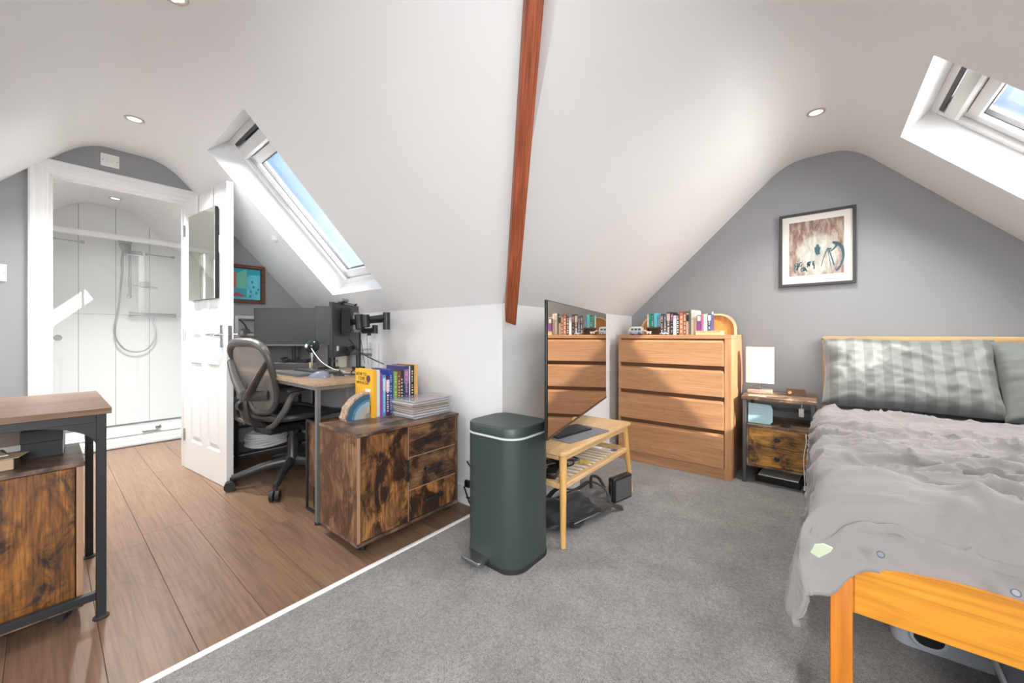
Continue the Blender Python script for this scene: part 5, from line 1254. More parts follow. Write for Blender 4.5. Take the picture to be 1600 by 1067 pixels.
# grey bar with toy car, sticky notes
t = thing('soundbar', 'grey soundbar below the wide monitor', 'speaker', (-3.12, 1.035, DT_), math.atan2(.31, .445))
bm = B(); box(bm, -.02, -.0, 0, .325, .05, .05, .006, 2); obj('bar_body', bm, mat('bar_grey', (.16, .165, .17), .5), t)
bm = B(); box(bm, -.01, -.002, .008, .315, .0, .044); obj('speaker_grille', bm, mat('bar_grille', (.10, .102, .105), .8), t, smooth=False)
for i, x_ in enumerate((-.022, .305)):
    bm = B(); box(bm, x_, -.004, .015, x_+.02, -.0015, .055); obj('sticky_note', bm, mat('sticky_yellow', (.72, .58, .18), .7), t, smooth=False)
t = thing('toy_car', 'black toy racing car on top of the grey soundbar', 'toy car', (-3.06, 1.085, DT_+.051), math.atan2(.31, .445))
bm = B(); prism(bm, [(0, .006), (.05, .008), (.09, .022), (.13, .026), (.19, .018), (.24, .010), (.24, .004), (0, .004)], .03, XZ(.005)); prism(bm, [(.005, .02), (.03, .035), (.03, .04), (.0, .036)], .045, XZ(0)); prism(bm, [(.09, .02), (.11, .042), (.12, .042), (.14, .024)], .01, XZ(.015)); obj('body', bm, M_blackplastic, t)
for x_ in (.035, .195):
    for y_ in (-.01, .038):
        bm = B(); cyl(bm, (x_, y_, .014), (x_, y_+.014, .014), .014, n=16); obj('wheel', bm, M_rubber, t)
# files at the wall
for k, (lab, x_, w_, h_, c_) in enumerate((('blue-grey box file standing behind the microphone', -3.02, .045, .205, (.20, .24, .28)), ('black box file beside the blue-grey one', -2.97, .028, .215, (.02, .02, .02)), ('cream box file beside the black one', -2.938, .055, .195, (.66, .62, .54)))):
    t = thing('box_file', lab, 'file', (x_, 1.43, DT_), R(0), 'box files at the back of the desk')
    bm = B(); box(bm, 0, -.0, 0, w_, .065, h_, .002, 1); obj('case', bm, mat('file', c_, .5), t)
    bm = B(); cyl(bm, (w_/2, -.002, .05), (w_/2, .001, .05), .01, n=14); obj('finger_ring', bm, M_steel, t)
# white desk lamp-like arm (thin white cable/cone) and papers/cables right
t = thing('paper_sheet', 'loose white papers on the desk behind the mouse', 'paper', (-2.40, 1.22, DT_), R(20))
for k in range(3):
    bm = B(); box(bm, -.10, -.07, .0002+k*.0012, .10, .07, .001+k*.0012, M=Matrix.Rotation(R(k*11-8), 4, 'Z')); obj('sheet', bm, M_whiteplastic, t, smooth=False)
t = thing('desk_cable', 'black cables curling across the right of the desk', 'cable', (-2.3, 1.2, DT_))
for pts in ([(-.30, -.02, .02), (-.15, -.06, .012), (.0, -.05, .012), (.14, .05, .012)], [(-.25, .05, .012), (-.1, .0, .02), (.02, -.1, .012), (.18, -.12, .02)], [(-.10, .15, .012), (-.02, .05, .03), (.05, .0, .012), (.2, .02, .02), (.22, .1, .03)]):
    bm = B(); tube(bm, spline(pts, 6), .0045, 7); obj('cable', bm, M_blackplastic, t)
t = thing('white_cable', 'white cable sweeping from the microphone across the desk', 'cable', (-2.845, 1.215, DT_))
bm = B(); tube(bm, spline([(.035, -.02, .16), (.12, -.03, .12), (.22, -.03, .07), (.33, -.01, .03), (.42, .03, .012)], 6), .0035, 8); obj('cord', bm, M_whiteplastic, t)
# brown panelled unit under the desk right end
t = thing('under_desk_unit', 'narrow brown panel unit with black frame under right end of desk', 'shelf unit', (-2.295, .945, 0))
bm = B(); box(bm, .012, .012, .14, .215, .40, .50, .002, 1); obj('panel_box', bm, M_rs, t)
for x_ in (0, .215):
    bm = B(); box(bm, x_, 0, 0, x_+.012, .012, .515, .001, 1); obj('frame_post', bm, M_black, t)
bm = B(); box(bm, .012, 0, .0, .215, .012, .012); obj('frame_rail', bm, M_black, t, smooth=False)
bm = B(); box(bm, .012, 0, .503, .215, .012, .515); obj('frame_rail', bm, M_black, t, smooth=False)
bm = B(); box(bm, .02, .03, .0, .20, .30, .135, .01, 2); obj('inner_bin', bm, M_blackplastic, t)
t = thing('computer_tower', 'black computer case standing in the dark under the desk', 'computer', (-2.62, 1.33, 0))
bm = B(); box(bm, 0, 0, .01, .19, .15, .40, .006, 2); obj('case', bm, M_blackplastic, t)
bm = B(); box(bm, .01, -.004, .02, .18, 0, .39, .002, 1); obj('front_panel', bm, M_dkgrey, t)
bm = B()
for x_, y_ in ((.02, .02), (.17, .02), (.02, .13), (.17, .13)): cyl(bm, (x_, y_, 0), (x_, y_, .01), .01, n=10)
obj('feet', bm, M_rubber, t)
# ================= ABSTRACT PICTURE on left wall =================
t = thing('framed_painting', 'brown framed turquoise abstract painting with red shape behind the door', 'picture', (XG+.001, .80, 1.262))
pw_, ph_, pb_ = .392, .318, .026
Mp = Matrix(((0, -1, 0, 0), (1, 0, 0, 0), (0, 0, 1, 0), (0, 0, 0, 1)))
def pf(bm): bmesh.ops.transform(bm, matrix=Mp, verts=bm.verts[:]); return bm
bm = B(); frame4(bm, pw_, ph_, pb_, -.024, 0, .002); obj('frame', pf(bm), wood('mahogany', (.10, .03, .015), (.18, .06, .03), (.24, .09, .045), 1, 2, .35), t)
bm = B(); frame4(bm, pw_-.04, ph_-.04, .012, -.016, -.006, .001); bmesh.ops.translate(bm, vec=(.02, 0, .02), verts=bm.verts[:]); obj('inner_slip', pf(bm), M_black, t)
M_tq = mat('turquoise', (.10, .56, .68), .5); setc(M_tq, ramp(M_tq, noise_tex(M_tq, coords(M_tq), 14, 4), [(.3, (.06, .46, .60)), (.7, (.18, .64, .72))]))
bm = B(); box(bm, .03, -.008, .03, pw_-.03, -.004, ph_-.03); obj('canvas', pf(bm), M_tq, t, smooth=False)
def patch(poly, c, k): 
    bm = B(); prism(bm, poly, .0006, Matrix(((1, 0, 0, 0), (0, 0, 1, -.0092-.0004*k), (0, 1, 0, 0), (0, 0, 0, 1)))); bmesh.ops.recalc_face_normals(bm, faces=bm.faces[:]); obj('painted_shape', pf(bm), mat('patch', c, .5), t, smooth=False)
patch([(.03, .24), (.362, .24), (.362, .288), (.03, .288)], (.02, .38, .50), 0)
patch([(.12, .05), (.262, .05), (.262, .27), (.19, .25), (.12, .288)], (.05, .40, .45), 1)
patch([(.125, .12), (.185, .12), (.185, .25), (.15, .27), (.125, .285)], (.72, .10, .06), 2)
patch([(.19, .12), (.26, .12), (.26, .285), (.19, .245)], (.16, .52, .38), 3)
patch([(.13, .055), (.19, .09), (.255, .055)], (.45, .06, .08), 4)
patch([(.07, .05), (.10, .055), (.105, .10), (.08, .12), (.06, .09)], (.04, .25, .42), 2)
for u, v_ in ((.29, .10), (.31, .14), (.33, .09), (.285, .06), (.345, .12), (.30, .18), (.05, .16)):
    patch([(u+.009*math.cos(a), v_+.012*math.sin(a)) for a in [2*math.pi*k/8 for k in range(8)]], (.03, .24, .40), 2)
# ================= OFFICE CHAIR =================
M_cf = mat('graphite_frame', (.045, .044, .043), .35, .2)
M_cfl = mat('warm_grey_frame', (.085, .078, .072), .36, .2)
def meshmat(name, col, alpha):
    m = bpy.data.materials.new(name); m.use_nodes = True; n = m.node_tree.nodes; l = m.node_tree.links; b = n['Principled BSDF']; b.inputs['Base Color'].default_value = (*col, 1); b.inputs['Roughness'].default_value = .7
    tr = n.new('ShaderNodeBsdfTransparent'); mx = n.new('ShaderNodeMixShader'); mx.inputs[0].default_value = alpha; l.new(tr.outputs[0], mx.inputs[1]); l.new(b.outputs[0], mx.inputs[2]); l.new(mx.outputs[0], n['Material Output'].inputs[0]); return m
M_mesh = meshmat('chair_mesh', (.30, .275, .25), .72)
chx, chy = -2.825, 1.075; chr_ = R(9)
t = thing('office_chair', 'black and grey mesh office chair on casters at the desk', 'office chair', (chx, chy, 0), chr_)
inv = (Matrix.Translation((chx, chy, 0)) @ Matrix.Rotation(chr_, 4, 'Z')).inverted()
caw = [Vector((-2.935, .735, 0)), Vector((-2.545, .85, 0))]
a_0 = math.atan2(*((inv @ caw[0]).yx)); 
for k in range(5):
    a = a_0+2*math.pi/5*k*(1 if math.atan2(*((inv @ caw[1]).yx)) > a_0 else -1); ca_, sa_ = math.cos(a), math.sin(a)
    bm = B(); tube(bm, spline([(ca_*.03, sa_*.03, .135), (ca_*.15, sa_*.15, .125), (ca_*.27, sa_*.27, .095), (ca_*.335, sa_*.335, .082)], 4), [.036-.0015*i for i in range(13)], 10, flat=(.75, 1)); lg = obj('base_leg', bm, M_cf, t)
    bm = B()
    for s_ in (-1, 1): cyl(bm, (ca_*.345-sa_*s_*.006, sa_*.345+ca_*s_*.006, .031), (ca_*.345-sa_*s_*.026, sa_*.345+ca_*s_*.026, .031), .031, n=20)
    cyl(bm, (ca_*.335, sa_*.335, .05), (ca_*.335, sa_*.335, .085), .011, n=10); obj('caster', bm, M_rubber, lg)
bm = B(); lathe(bm, [(.042, .10), (.05, .12), (.045, .16), (.03, .19), (.03, .30), (.022, .30), (.022, .40)], 20); obj('gas_column', bm, M_cf, t)
bm = B(); box(bm, -.10, -.20, .36, .10, .12, .415, .015, 3); cyl(bm, (-.16, 0, .385), (.16, 0, .385), .018, n=12); obj('tilt_mechanism', bm, M_blackplastic, t)
# seat: frame loop and mesh
def seat_loop(n=40):
    out = []
    for k in range(n):
        a = 2*math.pi*k/n; c, s_ = math.cos(a), math.sin(a)
        x = math.copysign(abs(c)**.6, c)*.255; y = math.copysign(abs(s_)**.6, s_)*.23+.03
        z = .465+.012*(x/.25)**2-.02*max(0, (y-.12)/.13)**2; out.append((x, y, z))
    return out
bm = B(); tube(bm, seat_loop(), .020, 10, closed=True); obj('seat_frame', bm, M_cf, t)
bm = B(); 
sl = seat_loop(); rings = []
for f_ in (1, .75, .5, .25):
    rings.append([bm.verts.new((x*f_, .03+(y-.03)*f_, z-.012*(1-f_*f_))) for x, y, z in sl])
cc = bm.verts.new((0, .03, .448))
for a_, b_ in zip(rings, rings[1:]):
    for k in range(len(a_)): bm.faces.new((a_[k], a_[(k+1) % 40], b_[(k+1) % 40], b_[k]))
for k in range(40): bm.faces.new((rings[-1][k], rings[-1][(k+1) % 40], cc))
o = obj('seat', bm, mat('seat_mesh', (.03, .03, .032), .75), t); sm = o.modifiers.new('s', 'SOLIDIFY'); sm.thickness = .008
# back
def bk(u, v):   # u -1..1 across, v 0..1 height -> point
    z = .50+v*.455
    half = .150+.085*math.sin(min(1, v*1.15)*math.pi/2)
    y = -.235-.05*v+.045*math.cos(v*math.pi*1.2)*.6+.035*u*u
    return Vector((u*half, y, z))
n = 44; loop = []
for k in range(n):
    a = 2*math.pi*k/n; c, s_ = math.cos(a), math.sin(a)
    u = math.copysign(abs(c)**.55, c); v = .5+.5*math.copysign(abs(s_)**.6, s_); loop.append(bk(u, v))
bm = B(); tube(bm, loop, [.017+.010*max(0, math.sin(2*math.pi*k/n)) for k in range(n)], 10, closed=True, flat=(1, 1)); obj('back_frame', bm, M_cfl, t)
bm = B(); G = 14; gr = []
for i in range(G+1):
    row_ = []
    for j in range(G+1):
        u, v = -1+2*i/G, j/G
        # squash to superellipse
        lim = (1-abs(2*v-1)**(2/.6))**.275 if abs(2*v-1) < 1 else 0
        row_.append(bm.verts.new(bk(u*max(lim, .02), v)+Vector((0, .004, 0))))
    gr.append(row_)
for i in range(G):
    for j in range(G): bm.faces.new((gr[i][j], gr[i+1][j], gr[i+1][j+1], gr[i][j+1]))
obj('back_mesh', bm, M_mesh, t)
# rear brace: V then down to the tilt
for s_ in (-1, 1):
    bm = B(); tube(bm, spline([bk(s_*.96, .74)+Vector((0, -.012, 0)), bk(s_*.62, .50)+Vector((0, -.035, 0)), bk(s_*.28, .32)+Vector((0, -.05, 0)), Vector((s_*.03, -.29, .60))], 5), [.016+.0008*i for i in range(16)], 10, flat=(1.2, .7)); obj('back_brace', bm, M_cfl, t)
bm = B(); tube(bm, spline([(0, -.295, .64), (0, -.30, .55), (0, -.27, .46), (0, -.16, .40)], 5), [.030]*16, 10, flat=(1.3, .7)); obj('spine', bm, M_cf, t)
bm = B(); tube(bm, spline([bk(-.85, .28)+Vector((0, -.03, 0)), bk(0, .26)+Vector((0, -.055, 0)), bk(.85, .28)+Vector((0, -.03, 0))], 6), .020, 10, flat=(.5, 1.6)); obj('lumbar_pad', bm, M_cf, t)
for s_ in (-1, 1):
    bm = B(); tube(bm, spline([(s_*.13, -.22, .42), (s_*.24, -.24, .46), (s_*.29, -.21, .54), (s_*.295, -.17, .62), (s_*.295, -.12, .655)], 5), [.017]*8+[.020]*13, 10); ar = obj('arm_support', bm, M_cfl, t)
    bm = B(); tube(bm, spline([(s_*.295, -.19, .655), (s_*.295, -.10, .668), (s_*.285, .0, .668), (s_*.265, .08, .655)], 5), [.02, .028, .034, .038, .04, .042, .042, .042, .042, .042, .042, .04, .038, .034, .028, .02], 12, flat=(1, .42)); obj('arm_pad', bm, M_cf, t)
for s_ in (-1, 1):
    bm = B(); tube(bm, spline([(s_*.30, -.20, .50), (s_*.30, -.10, .48), (s_*.28, .02, .52), (s_*.27, .12, .60), (s_*.27, .16, .64)], 5), .013, 8); 
    bm.free()
bm = B(); cyl(bm, (-.02, -.31, .56), (.02, -.31, .56), .03, n=18); obj('tension_knob', bm, M_blackplastic, t)
# ================= BED =================
M_pine = wood('honey_pine', (.52, .17, .012), (.68, .27, .02), (.76, .36, .04), 0, .55, .36, .30)
M_pinez = wood('honey_pine_post', (.52, .15, .012), (.66, .22, .02), (.74, .30, .03), 2, .6, .36, .25)
M_pinel = wood('pale_pine_headboard', (.60, .35, .14), (.70, .43, .19), (.78, .52, .26), 0, .8, .4, .2)
BX0, BX1, BY0, BY1 = .020, 1.375, 1.195, 3.395
t = thing('bed', 'honey pine double bed frame with thick corner post and broad footboard', 'bed', (BX0, BY0, .004))
w, l = BX1-BX0, BY1-BY0
for x_ in (0, w-.042):
    bm = B(); box(bm, x_, 0, 0, x_+.042, .045, .424, .004, 2); obj('foot_post', bm, M_pinez, t)
    bm = B(); box(bm, x_, l-.045, 0, x_+.042, l, .975, .004, 2); obj('head_post', bm, M_pinel, t)
bm = B(); prism(bm, [(.042, .338), (w-.042, .338)]+[(.042+(w-.084)*k/16, .438+.030*math.sin(math.pi*min(k/16*2.6+.12, 2.6+.12-k/16*2.6 if k > 8 else 9, 1.57)/1)**1) for k in range(16, -1, -1)], .026, XZ(.010)); bmesh.ops.recalc_face_normals(bm, faces=bm.faces[:])
bmesh.ops.bevel(bm, geom=[e for e in bm.edges if abs(e.verts[0].co.y-e.verts[1].co.y) < 1e-5], offset=.003, segments=2, affect='EDGES'); obj('footboard', bm, M_pine, t)
for x_ in (.006, w-.030):
    bm = B(); box(bm, x_, .045, .22, x_+.024, l-.045, .34, .003, 1); obj('side_rail', bm, M_pine, t)
bm = B(); box(bm, -.004, l-.046, .945, w+.004, l+.0, .985, .006, 2); obj('headboard_top_rail', bm, M_pinel, t)
bm = B(); box(bm, .042, l-.032, .60, w-.042, l-.014, .70, .003, 1); obj('headboard_lower_rail', bm, M_pinel, t)
for k in range(5):
    x_ = .16+k*(w-.32)/4-.02; bm = B(); box(bm, x_, l-.030, .70, x_+.04, l-.016, .945, .002, 1); obj('headboard_slat', bm, M_pinel, t)
for k in range(10):
    y_ = .12+k*.21; bm = B(); box(bm, .03, y_, .310, w-.03, y_+.07, .328, .001, 1); obj('slat', bm, M_pinel, t)
M_sheet = fabric('blue_grey_sheet', (.17, .19, .24), .9)
bm = B(); box(bm, .065, 1.252, .345, 1.33, 3.34, .515, .035, 4)
for v in bm.verts: v.co += noise.noise_vector(v.co*6)*.004
mt = obj('mattress', bm, M_sheet); tag(mt, 'blue-grey sheeted mattress showing above the pine footboard', 'mattress')
# ---- duvet
M_duv = mat('grey_brown_cotton', (.30, .27, .245), .8, spec=.25)
vd = coords(M_duv); n1 = noise_tex(M_duv, vd, 3, 3); setc(M_duv, ramp(M_duv, n1, [(.3, (.20, .186, .180)), (.7, (.24, .225, .218))]))
vd2 = coords(M_duv, (7, 16, 7), rot=(0, 0, R(20))); n2 = noise_tex(M_duv, vd2, 1.0, 5, .62, 2.2); bump(M_duv, n2, .22, .012)
tree(M_duv)[3].inputs['Sheen Weight'].default_value = .25
NXd, NYd = 170, 200
def sm(a, b, x): x = min(1, max(0, (x-a)/(b-a))); return x*x*(3-2*x)
def duvet_pt(i, j):
    u = 1.40-(1.40+.42)*i/NXd          # x parameter; below tX is the side drop
    v = 2.965-(2.965-1.02)*j/NYd         # y parameter
    tX, tY = .045, 1.335
    cor = 1-sm(1.25, 1.75, v)          # 1 at the foot
    # head end swings slightly
    lim_side = .30*(1-cor)+.30*cor
    s = max(0, tX-u); s = min(s, s*lim_side/.465*1.0 if False else s*(lim_side/.465))
    r = .055
    if s < r*1.57: ax = s/r; x = (u if u > tX else tX-r*math.sin(ax)); dz = r*(1-math.cos(ax)) if s > 0 else 0
    else: rest = s-r*1.57; x = tX-r-rest*(.05+.10*cor); dz = r+rest*(.985)
    if u <= tX: out = min(1, s/.08)
    else: out = 0
    s2 = max(0, tY-v); lim_f = .205+.075*sm(-.09, .0, -u); s2 *= lim_f/.315
    # front roll
    r2 = .11
    if s2 < r2*1.2: ay = s2/r2; y = v if s2 <= 0 else tY-r2*math.sin(ay); dzy = r2*(1-math.cos(ay)) if s2 > 0 else 0
    else: ay = 1.2; rest = s2-r2*1.2; y = tY-r2*math.sin(ay)-rest*math.cos(ay); dzy = r2*(1-math.cos(ay))+rest*math.sin(ay)
    side = sm(.0, .12, tX-u)
    z = .572+.012*math.sin(v*2.2)-.02*sm(2.5, 3.0, v)
    # puffed ridge before the foot roll
    z += .030*math.exp(-((v-(1.40+.05*math.sin(u*3)))/.11)**2)
    z += .012*sm(.1, .5, u)*math.exp(-((v-1.62-.25*(u-.3))/.07)**2)-.014*math.exp(-((v-1.53-.2*(u-.3))/.05)**2)*sm(.1, .4, u)
    z -= (dz**3+dzy**3)**(1/3)
    p = Vector((x, y, z))
    z += .010*sm(.06, .16, u)*(1-sm(.35, .75, u))*math.sin(v*34-u*16+3*noise.noise(Vector((u*2, v*2, 3))))*sm(1.55, 1.8, v)*(1-sm(2.5, 2.8, v))
    z += -.022*math.exp(-((v-(1.50+.04*math.sin(u*4)-.05*u))/.045)**2)*sm(.12, .3, u)
    p = Vector((x, y, z))
    # wrinkles
    q = Vector((u*1.0, v*1.0, 0))
    wx, wy = noise.noise(Vector((u*2.2, v*2.2, 11)))*.22, noise.noise(Vector((u*2.2, v*2.2, 17)))*.22
    U, V_ = u+wx, v+wy
    wv = noise.noise(Vector((U*3.0+V_*1.3, V_*4.6-U*1.1, 2.1)))*.018
    rid = 1-abs(noise.noise(Vector((U*2.6+V_*2.0, V_*8.5-U*3.0, 4.4)))*2.6); wv += max(0, rid-.45)*.050
    rid2 = 1-abs(noise.noise(Vector((U*8.0-V_*4.0, V_*11+U*7.0, 9.4)))*2.8); wv += max(0, rid2-.5)*.026
    rid3 = 1-abs(noise.noise(Vector((U*5.0+V_*9.0, V_*20-U*5.0, 3.4)))*2.8); wv += max(0, rid3-.5)*.008
    # hanging folds on the left side run up and down
    fold = math.sin(v*23+2*noise.noise(Vector((v*4, u*2, 1))))*.010*side*(1-cor)+math.sin(v*11+1)*.008*side
    p.z += wv*(1-.5*side)*(1-.7*side*cor); p.x -= fold+wv*.6*side*(1-.75*cor)
    # front fall folds radiating
    ff = sm(0, .1, s2)
    p.y -= ff*(1-.85*side)*(.012*math.sin(u*13+3*noise.noise(Vector((u*3, v*3, 5))))+.010*noise.noise(Vector((u*9, v*9, 5))))
    # corner bulge and tip
    cb = side*sm(1.50, 1.18, v) if False else side*(1-sm(1.15, 1.5, v))
    p.x -= .012*cb+.010*cb*math.sin(v*18); p.y -= .020*cb
    hem = sm(-.25, -.42, u) if False else 0
    return p
bm = B(); g = [[bm.verts.new(duvet_pt(i, j)) for j in range(NYd+1)] for i in range(NXd+1)]
for v in bm.verts:
    if v.co.x > 1.40: v.co.x = 1.40
    if v.co.y > 1.25: v.co.z = max(v.co.z, .20)
for i in range(NXd):
    for j in range(NYd): bm.faces.new((g[i][j], g[i][j+1], g[i+1][j+1], g[i+1][j]))
bmesh.ops.recalc_face_normals(bm, faces=bm.faces[:])
dv_ = thing('duvet', 'crumpled grey-brown duvet hanging over the side and foot of the bed', 'duvet', (0, 0, 0))
o = obj('duvet_cover', bm, M_duv, dv_, ang=80); sd_ = o.modifiers.new('solid', 'SOLIDIFY'); sd_.thickness = .018; sd_.offset = -1
def at_duvet(px, py, y): r_ = ray(px, py); return O+r_*(y/r_.y)
for (px, py, yy) in ((1376, 866, 1.165), (1587, 926, 1.175)):
    c_ = at_duvet(px, py, yy); bm = B(); lathe(bm, [(.007, 0), (.0075, .0015), (.006, .003), (.005, .002)], 18, M=Matrix.Translation(c_) @ (Vector((0, -1, .35))).to_track_quat('Z', 'Y').to_matrix().to_4x4()); obj('button', bm, mat('grey_button', (.13, .14, .17), .3), dv_)
cpt = at_duvet(1285, 860, 1.112)
bm = B(); prism(bm, [(-.022, -.014), (-.006, -.022), (.014, .002), (.018, .012), (.002, .016), (-.014, .008)], .004, Matrix.Translation(cpt) @ Matrix(((1, 0, 0, 0), (0, -.3, 1, 0), (0, 1, .3, 0), (0, 0, 0, 1)))); bmesh.ops.recalc_face_normals(bm, faces=bm.faces[:]); obj('care_label', bm, mat('pale_green_label', (.55, .62, .45), .6), dv_)
# ---- pillows
def pillow(name, label, loc, rot, w_, h_, th, m, seed=0):
    t = thing(name, label, 'pillow', loc); t.rotation_euler = rot
    bm = B(); n1_, n2_ = 56, 36; top = []; bot = []
    for i in range(n1_+1):
        ra, rb = [], []
        for j in range(n2_+1):
            a, b = -1+2*i/n1_, -1+2*j/n2_
            f_ = ((1-a**4)*(1-b**4))**.42
            pin = 1-.07*(1-abs(a)**6)*abs(b)**2 if False else 1
            x = a*w_/2*(1-.045*(1-b*b)) ; y = b*h_/2*(1-.07*(1-a*a))
            nz_ = noise.noise(Vector((a*2.2+seed, b*2.5, seed)))*.016+noise.noise(Vector((a*6+seed, b*5-a*3, seed+3)))*.009+max(0, .5-abs(noise.noise(Vector((a*3+b*4, b*3-a*2, seed+8)))*2.5))*.016
            z = f_*th/2
            ra.append(bm.verts.new((x, y, z+nz_*min(1, f_*2)+.012*(abs(a*b))**3)))
            rb.append(ra[-1] if i in (0, n1_) or j in (0, n2_) else bm.verts.new((x, y, -z*.8)))
        top.append(ra); bot.append(rb)
    for i in range(n1_):
        for j in range(n2_):
            bm.faces.new((top[i][j], top[i+1][j], top[i+1][j+1], top[i][j+1]))
            q_ = [bot[i][j], bot[i][j+1], bot[i+1][j+1], bot[i+1][j]]
            if len(set(q_)) == 4:
                try: bm.faces.new(q_)
                except ValueError: pass
    obj('pillow_case', bm, m, t, ang=80)
    return t
M_stripe = mat('striped_satin', (.3, .31, .29), .5)
tn, nn3, l3, b3 = tree(M_stripe); tcs = nn3.new('ShaderNodeTexCoord'); sx3 = nn3.new('ShaderNodeSeparateXYZ'); l3.new(tcs.outputs['Object'], sx3.inputs[0])
mu = nn3.new('ShaderNodeMath'); mu.operation = 'MULTIPLY'; mu.inputs[1].default_value = 12.5; l3.new(sx3.outputs[0], mu.inputs[0]); fr3 = nn3.new('ShaderNodeMath'); fr3.operation = 'FRACT'; ad = nn3.new('ShaderNodeMath'); ad.operation = 'ADD'; ad.inputs[1].default_value = 20.1; l3.new(mu.outputs[0], ad.inputs[0]); l3.new(ad.outputs[0], fr3.inputs[0])
st3 = ramp(M_stripe, fr3.outputs[0], [(.50, (.135, .14, .13)), (.52, (.185, .195, .182))]); setc(M_stripe, st3)
b3.inputs['Sheen Weight'].default_value = .3
M_sage = fabric('sage_satin', (.15, .165, .15), .5, 500)
pillow('pillow', 'striped silver-grey satin pillow leaning on left of the headboard', (.378, 3.170, .765), (R(60), 0, R(0)), .735, .47, .20, M_stripe, 1)
pillow('pillow', 'plain sage grey pillow leaning on the headboard at the right edge of photo', (1.055, 3.150, .755), (R(60), 0, R(2)), .68, .46, .18, M_sage, 6)
# ---- under the bed
M_gp = mat('grey_translucent_plastic', (.42, .45, .50), .3)
t = thing('storage_crate', 'grey plastic storage crate with black handle hole under the bed', 'crate', (.175, 1.72, .004), R(2))
def shell(bm, w_, d_, h_, tk=.004, r=.04):
    a_ = rrect(0, 0, w_, d_, r, 5); b_ = rrect(tk, tk, w_-tk, d_-tk, r-tk, 5)
    def sc(p, f): return [((x-w_/2)*f+w_/2, (y-d_/2)*f+d_/2) for x, y in p]
    rings = [[bm.verts.new((x, y, z)) for x, y in pp] for pp, z in ((sc(a_, .90), 0), (sc(a_, .99), h_*.9), (sc(a_, 1.03), h_*.9), (sc(a_, 1.03), h_), (b_, h_), (sc(b_, .9), .006))]
    for p, q in zip(rings, rings[1:]):
        for k in range(len(p)): bm.faces.new((p[k], p[(k+1) % len(p)], q[(k+1) % len(p)], q[k]))
    bm.faces.new(rings[0][::-1]); bm.faces.new(rings[-1])
bm = B(); shell(bm, .30, .42, .135); obj('crate_body', bm, M_gp, t)
bm = B(); prism(bm, rrect(.055, .025, .125, .085, .029, 8), .004, XZ(.0035)); obj('handle_hole', bm, M_blackplastic, t)
bm = B(); tube(bm, [(x, .004, z) for x, z in rrect(.052, .022, .128, .088, .031, 8)], .005, 6, closed=True); obj('handle_rim', bm, M_gp, t)
t = thing('storage_crate', 'dark underbed crate with pale rim, right of the crate with handle hole', 'crate', (.345, 1.26, .004), R(-3))
bm = B(); shell(bm, .34, .42, .14); obj('crate_body', bm, mat('dark_crate', (.07, .075, .085), .4), t)
bm = B(); tube(bm, [(x, y, .142) for x, y in rrect(-.004, -.004, .344, .424, .04, 5)], .006, 6, closed=True); obj('rim', bm, M_gp, t)
t = thing('vacuum_bag', 'folded dark clear-bagged bedding inside the underbed space', 'bag', (.95, 1.65, .004), R(6))
bm = B(); bmesh.ops.create_icosphere(bm, subdivisions=4, radius=1)
for v in bm.verts: v.co = Vector((math.copysign(abs(v.co.x)**.6, v.co.x)*.17, math.copysign(abs(v.co.y)**.6, v.co.y)*.25, (v.co.z*.5+.5)*.16))
crumple(bm, .02, 9, 4); 
for v in bm.verts: v.co.z = max(v.co.z, 0)
obj('bag_body', bm, mat('dark_plastic_bag', (.05, .055, .07), .2), t)
bm = B(); tube(bm, spline([(-.15, -.20, .05), (-.05, -.22, .12), (.08, -.22, .11), (.15, -.18, .05)], 6), .006, 6, flat=(1.6, .4)); obj('seal_strip', bm, M_whiteplastic, t)
# ================= LEFT DESK =================
LX0, LX1, LY0, LY1, LZ = -2.575, -1.95, -.80, .150, .744
t = thing('side_desk', 'wood-topped black metal frame desk cut by the left edge', 'desk', (LX0, LY0, 0))
w, d = LX1-LX0, LY1-LY0
M_dark_top = wood('walnut_top', (.13, .065, .036), (.21, .115, .068), (.30, .175, .11), 1, .9, .38, .35)
bm = B(); box(bm, 0, 0, LZ-.022, w, d, LZ, .0015, 1); obj('tabletop', bm, M_dark_top, t)
for x_ in (.012, w-.037):
    for y_ in (.012, d-.037):
        bm = B(); box(bm, x_, y_, .012, x_+.025, y_+.025, LZ-.022, .0015, 1); obj('leg', bm, M_black, t)
        bm = B(); lathe(bm, [(.021, 0), (.021, .006), (.012, .012)], 16, c=(x_+.0125, y_+.0125)); obj('foot', bm, M_rubber, t)
for x_ in (.012, w-.037):
    bm = B(); box(bm, x_, .037, LZ-.050, x_+.025, d-.037, LZ-.022, .001, 1); obj('rail', bm, M_black, t)
    if x_ > .1: bm = B(); box(bm, x_, .037, .072, x_+.022, d-.037, .098, .001, 1); obj('lower_rail', bm, M_black, t)
for y_ in (.012, d-.037):
    bm = B(); box(bm, .037, y_, LZ-.050, w-.037, y_+.025, LZ-.022, .001, 1); obj('rail', bm, M_black, t)
g_ = [(0, 0), (0, -.085)]+[(-.16*(1-math.cos(a)), -.085+.085*math.sin(a)) for a in [math.pi/2*k/10 for k in range(1, 11)]]
bm = B(); prism(bm, [(d-.037+y, LZ-.050+z) for y, z in g_], .004, YZ(w-.018)); bmesh.ops.recalc_face_normals(bm, faces=bm.faces[:]); obj('curved_gusset', bm, M_black, t)
c2 = rustic_cabinet('orange-brown rustic cabinet on casters under the black-framed left desk', (-2.365, .085, 0), 0); c2.scale = (1, -1, 1)
for ch in c2.children_recursive:
    if ch.name.startswith('door') : ch.data.materials[0] = rustic('rustic_glow', 2, (.23, .088, .018), (.02, .010, .006), (.38, .15, .026), .55)
CZ2 = .5575
t = thing('black_box', 'black lidded cardboard box on the cabinet under the left desk', 'box', (-2.352, -.045, CZ2), R(-3))
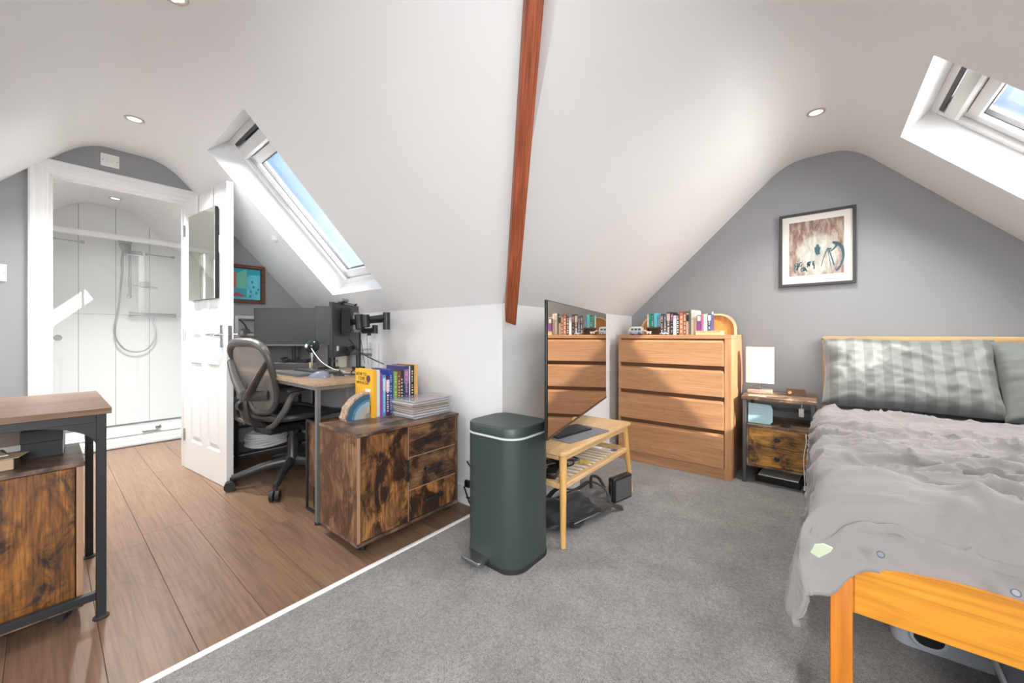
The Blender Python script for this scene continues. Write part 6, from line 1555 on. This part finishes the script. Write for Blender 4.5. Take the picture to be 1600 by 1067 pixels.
bm = B(); box(bm, 0, 0, 0, .17, .095, .055, .001, 1); obj('box_base', bm, M_dkgrey if False else mat('matt_black_card', (.014, .014, .015), .6), t)
bm = B(); box(bm, -.001, -.001, .0555, .171, .096, .098, .001, 1); obj('lid', bm, mat('matt_black_card', (.016, .016, .017), .6), t)
bm = B(); box(bm, .004, .0955, .003, .166, .0972, .095); obj('silver_end', bm, mat('silver_card', (.45, .45, .46), .5), t, smooth=False)
t = thing('parcel', 'tan open cardboard parcel on the cabinet under the left desk', 'parcel', (-2.23, -.26, CZ2), R(8))
bm = B(); box(bm, 0, 0, 0, .20, .17, .035, .002, 1); obj('carton', bm, mat('tan_card', (.48, .34, .22), .8), t)
bm = B(); prism(bm, [(.20, .12), (.20, .18), (.13, .21), (.10, .17)], .0015, Matrix.Translation((0, 0, .0365))); obj('flap', bm, mat('tan_card2', (.55, .42, .28), .8), t, smooth=False)
t = thing('envelope', 'pale envelope resting on the tan parcel', 'envelope', (-2.26, -.28, CZ2+.0385), R(14))
bm = B(); box(bm, 0, 0, 0, .20, .16, .004, .001, 1); obj('paper', bm, mat('pale_paper', (.60, .62, .56), .7), t)
t = thing('folded_paper', 'grey-white curled paper behind the black box under the left desk', 'paper', (-2.50, -.17, CZ2+.0005), R(0))
bm = B(); pr_ = None; n_ = 14
for k in range(n_+1):
    a = k/n_; x, z = .02+.12*a, .002+.09*a*a
    q = (bm.verts.new((x, 0, z)), bm.verts.new((x, .13, z+.02*a)))
    if pr_: bm.faces.new((pr_[0], q[0], q[1], pr_[1]))
    pr_ = q
o = obj('curled_sheet', bm, mat('grey_white_paper', (.5, .5, .48), .6), t); o.modifiers.new('s', 'SOLIDIFY').thickness = .0012
# ================= pieces that came out of one builder call become objects of their own =================
def split_islands(o):
    bm = bmesh.new(); bm.from_mesh(o.data); bm.verts.ensure_lookup_table(); seen = set(); isl = []
    for v in bm.verts:
        if v.index in seen: continue
        st = [v]; seen.add(v.index); cur = set()
        while st:
            a = st.pop(); cur.add(a.index)
            for e_ in a.link_edges:
                b_ = e_.other_vert(a)
                if b_.index not in seen: seen.add(b_.index); st.append(b_)
        isl.append(cur)
    bm.free()
    if len(isl) < 2: return
    src = o.data
    for k, cur in enumerate(isl):
        b2 = bmesh.new(); b2.from_mesh(src); b2.verts.ensure_lookup_table()
        bmesh.ops.delete(b2, geom=[v for v in b2.verts if v.index not in cur], context='VERTS')
        me = bpy.data.meshes.new(o.name); b2.to_mesh(me); b2.free()
        for m in src.materials: me.materials.append(m)
        if k == 0: o.data = me; first = me
        else:
            c = o.copy(); c.data = me; COL.objects.link(c)
SPL = ('side_panel', 'screw', 'knob', 'wall_mount', 'wheel', 'clamp', 'headlight', 'hinge', 'feet', 'cable', 'caster', 'window')
for o in list(bpy.data.objects):
    if o.type == 'MESH' and o.parent and o.parent.get('kind') != 'structure' and o.name.split('.')[0] in SPL and not o.children: split_islands(o)
